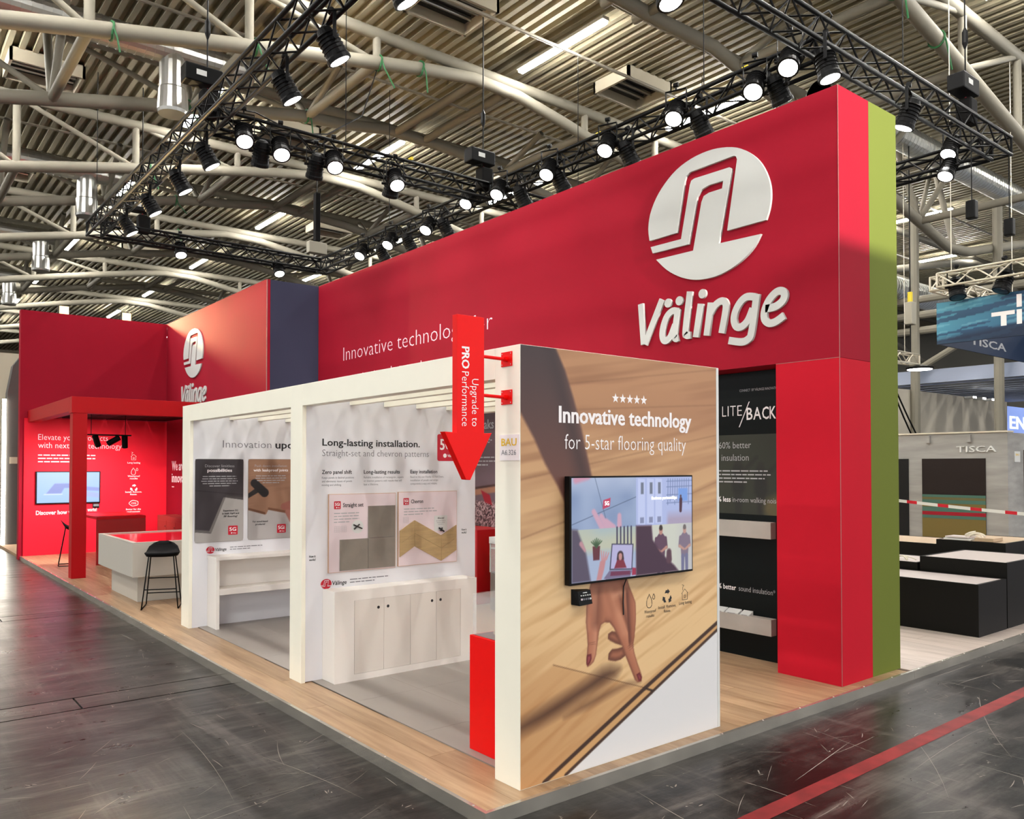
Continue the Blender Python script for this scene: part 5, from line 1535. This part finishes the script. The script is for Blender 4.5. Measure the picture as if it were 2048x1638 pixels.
tag(box('sample_case', 8.25, 8.55, .78, 1.0, .7905, .835, TOPT, bevel=.003), 'small tan case beside the pale folders', 'case')
CAB_ = mat('white_cable', rgb(214, 206, 190), .5)
tag(MB().path([(8.35 + .06 * math.cos(t * 1.3), 1.03 + .1 * math.cos(t), .80 + .05 * abs(math.sin(t)) + .004 * t) for t in np.linspace(0, 14, 60)], .007, 6).build('cable_coil', CAB_), 'coiled white cable between folders and tan case', 'cable')
tag(MB().path([(6.9 + .05 * math.cos(t), 1.25 + .12 * t / 6 * math.cos(t), .63 + .045 * abs(math.sin(t))) for t in np.linspace(0, 9, 40)], .007, 6).build('cable_coil', CAB_), 'coiled white cable on the pedestal beside the green wall', 'cable')
# barrier tape
tp = empty('barrier_tape', (9.5, 1.7, 1.08), 'red and white barrier tape stretched across the neighbouring stand', 'tape')
N_ = 22
for k in range(N_):
    y0 = 2.9 - k * .15; y1 = y0 - .15
    zf = lambda y: 1.225 - .085 * (2.9 - y) / 1.0 * .78 - .02 * math.sin((2.9 - y))
    MB().add([(9.5, y0, zf(y0)), (9.5, y1, zf(y1)), (9.5, y1, zf(y1) + .045), (9.5, y0, zf(y0) + .045), (9.502, y0, zf(y0)), (9.502, y1, zf(y1)), (9.502, y1, zf(y1) + .045), (9.502, y0, zf(y0) + .045)],
             [(0, 1, 2, 3), (7, 6, 5, 4), (0, 4, 5, 1), (3, 2, 6, 7)]).build('tape_stripe', INKR if k % 3 == 0 else SIGNW, tp)
# stand building
STONE = mat('grey_wood_wall', rgb(150, 148, 144), .7, var=.22, scale=2.2, stretch=(1, .5, 3.5))
ts = empty('exhibition_stand', (15.5, 4.3, FZ), 'grey stone look stand with striped carpet and pale letters at right', 'stand')
XT = 13.66
box('front_wall', XT, XT + .25, 2.574, 7.4, FZ, 2.37, STONE, ts)
box('side_wall', XT + .251, 19, 2.574, 2.80, FZ, 2.365, STONE, ts)
box('top_ledge', XT - .03, XT + .26, 2.56, 7.4, 2.371, 2.40, mat('ledge_cream', rgb(206, 198, 180), .5), ts)
letters('stand_lettering', 'TISCA', PX, (XT, 3.463, 2.01), .12, .70, 0, SIGNW, ts, depth=.03)
cpt = box('carpet', XT - .02, XT - .002, 2.95, 4.12, FZ, 1.89, mat('carpet_brown', rgb(28, 16, 12), .9), ts)
for z0, z1, c in ((.0, .73, (112, 96, 48)), (.73, .79, (70, 106, 94)), (.79, .86, (150, 16, 34)), (.86, .95, (70, 106, 94)), (.95, 1.02, (112, 96, 48)), (1.02, 1.09, (70, 106, 94)), (1.09, 1.14, (100, 96, 60)), (1.14, 1.19, (70, 106, 94))):
    box('carpet_stripe', XT - .024, XT - .0205, 2.95, 4.12, z0, z1 - .001, mat('carpet_%d_%d' % (c[0], c[1]), rgb(*c), .9), ts)
box('carpet', XT - .02, XT - .002, 4.39, 5.4, FZ, 1.89, mat('carpet_black', rgb(10, 9, 9), .9), ts)
for y in (3.2, 3.95): box('wall_lamp', XT - .07, XT - .001, y, y + .07, 2.2, 2.34, STONE, ts)
box('number_plate', XT + .3, XT + .55, 2.56, 2.573, 1.82, 2.02, SIGNW, ts)
letters('plate_lettering', 'BAU', PY, (XT + .34, 2.56, 1.94), .04, .17, .02, INKY, ts)
box('side_carpet', XT + .75, XT + 2.2, 2.555, 2.573, FZ, 2.05, mat('carpet_grey', rgb(70, 60, 54), .9), ts)
bgw = box('partition_wall', 20.5, 31.3, 9.0, 9.3, FZ, 4.2, mat('beige_wall', rgb(190, 182, 166), .7))
tag(bgw, 'tall plain beige stand wall behind the grey stand', 'wall')
for k in range(3):
    f = empty('wall_spot', (27.6 + k * .8, 8.8, 4.2), 'small bright spot on the beige wall top, %s from the left' % ORD[k], 'spotlight', 'small spots on the beige wall')
    box('lamp_body', 27.5 + k * .8, 27.8 + k * .8, 8.7, 8.99, 4.13, 4.2, SIGNW, f)
    box('lens', 27.52 + k * .8, 27.78 + k * .8, 8.69, 8.699, 4.13, 4.19, LENS, f)
es = empty('far_sign', (40.6, 12, 3.5), 'pale blue lit sign with white letters at the right picture edge', 'sign')
box('sign_box', 39.6, 44, 12.0, 12.4, 3.2, 4.6, mat('sign_blue', rgb(150, 170, 225), .5, emit=.5, emit_col=rgb(140, 165, 235)), es)
letters('sign_lettering', 'EN', PY, (39.8, 11.99, 3.55), .62, 1.9, .03, SCRW, es)

# hanging banner frame with its white truss
bf = empty('banner_frame', (15, 2, 3.97), 'hanging blue banner frame with white letters under a white truss', 'banner')
pr = Print(-3.35, 1.0, 3.975, 4.73, .02, (28, 70, 110))
g = np.clip(1 - (pr.X + 3.35) / 2.2 + (pr.Y - 4.3) * .5, 0, 1)
pr.blend(g, (70, 140, 165))
u = pr.X * .35 + pr.Y * 1.0
st = vnoise(pr.X * 1.5 + 20, (pr.Y - pr.X * .12) * 26 + 20, 71)
pr.blend((st > .62) * .6, (16, 42, 78)); pr.blend((st < .25) * .45, (120, 176, 196)); pr.blend(np.clip((4.2 - pr.Y - .0 + (pr.X + 2.4) * .1) / .1, 0, 1) * .7, (10, 26, 54))
pr.build('banner_picture', PX, (12.6, 0, 0), print_mat('print_paper'), bf, lift=.002)
box('banner_panel', 12.6, 12.63, -1.0, 3.35, 3.97, 4.735, mat('banner_navy', rgb(18, 36, 66), .6), bf)
box('banner_panel', 12.64, 17.0, 3.34, 3.37, 3.98, 4.735, mat('banner_navy', rgb(18, 36, 66), .6), bf)
box('banner_panel', 17.0, 17.03, -1.0, 3.33, 3.98, 4.735, mat('banner_teal', rgb(36, 84, 112), .6), bf)
# T I : squared white letters on the outside, the whole word inside
for poly in ([(-2.42, 4.35), (-2.05, 4.35), (-2.05, 4.42), (-2.42, 4.42)], [(-2.27, 4.17), (-2.18, 4.17), (-2.18, 4.35), (-2.27, 4.35)], [(-2.02, 4.17), (-1.94, 4.17), (-1.94, 4.42), (-2.02, 4.42)], [(-2.02, 4.46), (-1.94, 4.46), (-1.94, 4.68), (-2.02, 4.68)]):
    flat('banner_letter', poly, PX, (12.6, 0, 0), INKW, bf, lift=.004)
letters('banner_lettering', 'SCA', PX, (12.6, 1.86, 4.17), .25, .9, .02, INKW, bf, lift=.004)
letters('banner_lettering', 'TISCA', PY, (14.0, 3.339, 4.12), .16, 1.75, .02, INKLG, bf)
WT = mat('white_truss_metal', rgb(206, 198, 180), .4, .3)
truss('lighting_truss', 'y', -1.2, 3.2, 12.4, 5.08, 'white box truss above the blue banner running sideways', WT, 'white trusses of the neighbouring stand', s=.12, pitch=.3, hang=(0, 3), rc=.02)
truss('lighting_truss', 'x', 12.5, 17.2, 3.3, 5.08, 'white box truss above the blue banner running back', WT, 'white trusses of the neighbouring stand', s=.12, pitch=.3, hang=(16,), rc=.02)
truss('lighting_truss', 'x', 12.0, 17.4, 6.0, 4.35, 'small white truss beside the green tower edge', WT, 'white trusses of the neighbouring stand', s=.12, pitch=.3, hang=(16.9,), rc=.02)
lp = empty('pendant_lamp', (17.45, 5.9, 4.1), 'round bright lamp under the small white truss', 'lamp')
MB().lathe([(.30, .0), (.32, .04), (.1, .1)], (17.45, 5.9, 4.12), 20).build('lamp_head', BLACK, lp)
MB().lathe([(.28, -.012), (.28, -.002)], (17.45, 5.9, 4.12), 20).build('lens', LENS, lp)
hb = empty('chain_hoist', (17.2, 6.0, 4.6), 'grey chain hoist block hanging over the small white truss', 'hoist')
box('motor_housing', 17.08, 17.32, 5.9, 6.1, 5.2, 5.75, mat('hoist_grey', rgb(120, 114, 100), .5), hb, bevel=.02)
MB().tube((17.2, 6, 5.75), (17.2, 6, 6.0), .06, 8).build('hook', YEL, hb)
MB().tube((17.2, 6, 6.0), (17.2, 6, 10.4), .015, 6).tube((17.2, 6, 4.47), (17.2, 6, 5.2), .015, 6).build('chain', BLACK, hb)
for k in range(2):
    tag(MB().path([(15.6 + k * .12, 5.9, 4.3), (15.9 + k * .16, 5.85, 3.6), (16.4 + k * .22, 5.8, 2.9), (16.95 + k * .3, 5.75, 2.2), (17.0 + k * .3, 5.75, FZ)], .02, 6).build('hanging_cable', BLACK), ('left', 'right')[k] + ' of two black cables hanging from the small white truss', 'cable')
for k, (p, d) in enumerate((((12.42, 2.9, 4.75), (-.2, -.2, -.9)), ((12.42, 2.2, 4.75), (-.3, .2, -.9)))):
    spotlight(p, d, False, 'unlit spotlight under the white banner truss, %s from the left' % ORD[k], GS)
for k, p in enumerate(((10.36, 1.83, 5.5), (11.8, 1.83, 5.5))):
    s = empty('loudspeaker', p, 'small black loudspeaker hanging on a rope right of the tower, the %s one' % ('left', 'right')[k], 'loudspeaker', 'hanging loudspeakers right of the tower')
    box('cabinet', p[0] - .07, p[0] + .07, p[1] - .07, p[1] + .07, p[2], p[2] + .28, BLACK, s, bevel=.02)
    MB().tube((p[0], p[1], p[2] + .28), (p[0], p[1], 6.87), .008, 6).build('rope', BLACK, s)
# blue-grey gallery canopy and lattice far behind
CAN = mat('canopy_blue_grey', rgb(150, 160, 182), .5)
cn = empty('canopy', (30, 8, 4.4), 'blue grey slatted canopy with lattice frame at the far right', 'canopy')
box('fascia', 24, 24.3, -8, 16, 4.42, 4.85, CAN, cn)
for k in range(14):
    box('canopy_slat', 24.4 + k * 1.1, 25.05 + k * 1.1, -8, 16, 4.38 + .03 * k, 4.5 + .03 * k, CAN, cn)
for y in (8.87, 6.4, 3.4):
    MB().tube((23.6, y, FZ), (23.6, y, 10.4), .14, 10).build('column', PIPE, cn)
for a, b_ in (((23.6, 8.87, 4.8), (23.6, 6.4, 6.1)), ((23.6, 6.4, 6.1), (23.6, 3.4, 4.8))):
    MB().tube(a, b_, .10, 8).build('lattice_pipe', PIPE, cn)
for z in (6.1, 6.6, 7.1): MB().tube((23.7, -8, z), (23.7, 16, z), .12, 8).build('lattice_pipe', PIPE, cn)
duct(20, 40, 9.6, 7.6, (), 'galvanised air duct above the far canopy', .4)

# ------------------------------------------------------------------ stand far at left
box_b = tag(box('partition_wall', -12, 3.0, 24.0, 24.3, FZ, 5.0, mat('beige_wall_warm', rgb(176, 166, 146), .7)), 'beige stand wall at the left picture edge', 'wall')
ls = empty('exhibition_stand', (.5, 18.3, FZ), 'dark grey stand with vertical light tubes at the left picture edge', 'stand')
MB().prism([(-.19, FZ), (2.2, FZ), (2.2, 4.5), (.25, 4.5), (-.07, 4.02), (-.17, 3.4)], (0, 18.4, 0), *PY, .35).build('dark_panel', DARKST, ls)
box('name_plate', -.12, .03, 18.03, 18.045, 1.8, 1.95, mat('plate_beige', rgb(170, 160, 140), .6), ls)
TUBE = mat('tube_glow', (1, .95, .85), .4, emit=14, emit_col=(1, .93, .8))
box('light_tube', -.27, -.20, 18.0, 18.06, FZ, 3.25, TUBE, ls)
box('light_tube', -.62, -.57, 18.9, 18.96, FZ, 2.7, TUBE, ls)
box('dark_panel', -.80, -.30, 18.97, 19.1, FZ, 3.2, mat('panel_taupe', rgb(150, 138, 116), .6), ls)

# ------------------------------------------------------------------ unseen profile light added to catch the tower top, with flap cutting its beam
truss('lighting_truss', 'x', .5, 5.0, -7.1, 6.6, 'unseen black box truss added to carry the profile spotlight', hang=(1, 4.5), group='black lighting trusses')
LP = Vector((2.3, -7.0, 6.2)); TG = Vector((3.8, 0, 4.6))
dd = (TG - LP).normalized()
pl2 = spotlight(LP, dd, True, 'unseen profile spotlight with flap, added to light the tower top', GS, 0)
fl_dist = .35
k_ = fl_dist / (0 - LP.y)
zc = LP.z + (3.727 - LP.z) * ((fl_dist + .02) / (0 - (LP.y + .02)))
box('beam_flap', LP.x - .25, LP.x + .45, LP.y + fl_dist, LP.y + fl_dist + .004, zc - .3, zc, BLACK, pl2)  # unseen flap added to keep the beam off the lower tower
ld = bpy.data.lights.new('profile_beam', 'SPOT'); ld.energy = 3000; ld.spot_size = math.radians(30); ld.spot_blend = .7; ld.shadow_soft_size = .004; ld.color = (1, .95, .9)
lo_ = bpy.data.objects.new('profile_beam', ld); COL.objects.link(lo_); lo_.parent = pl2
lo_.location = LP + dd * .02 - world_loc(pl2); lo_.rotation_euler = dd.to_track_quat('-Z', 'Y').to_euler()
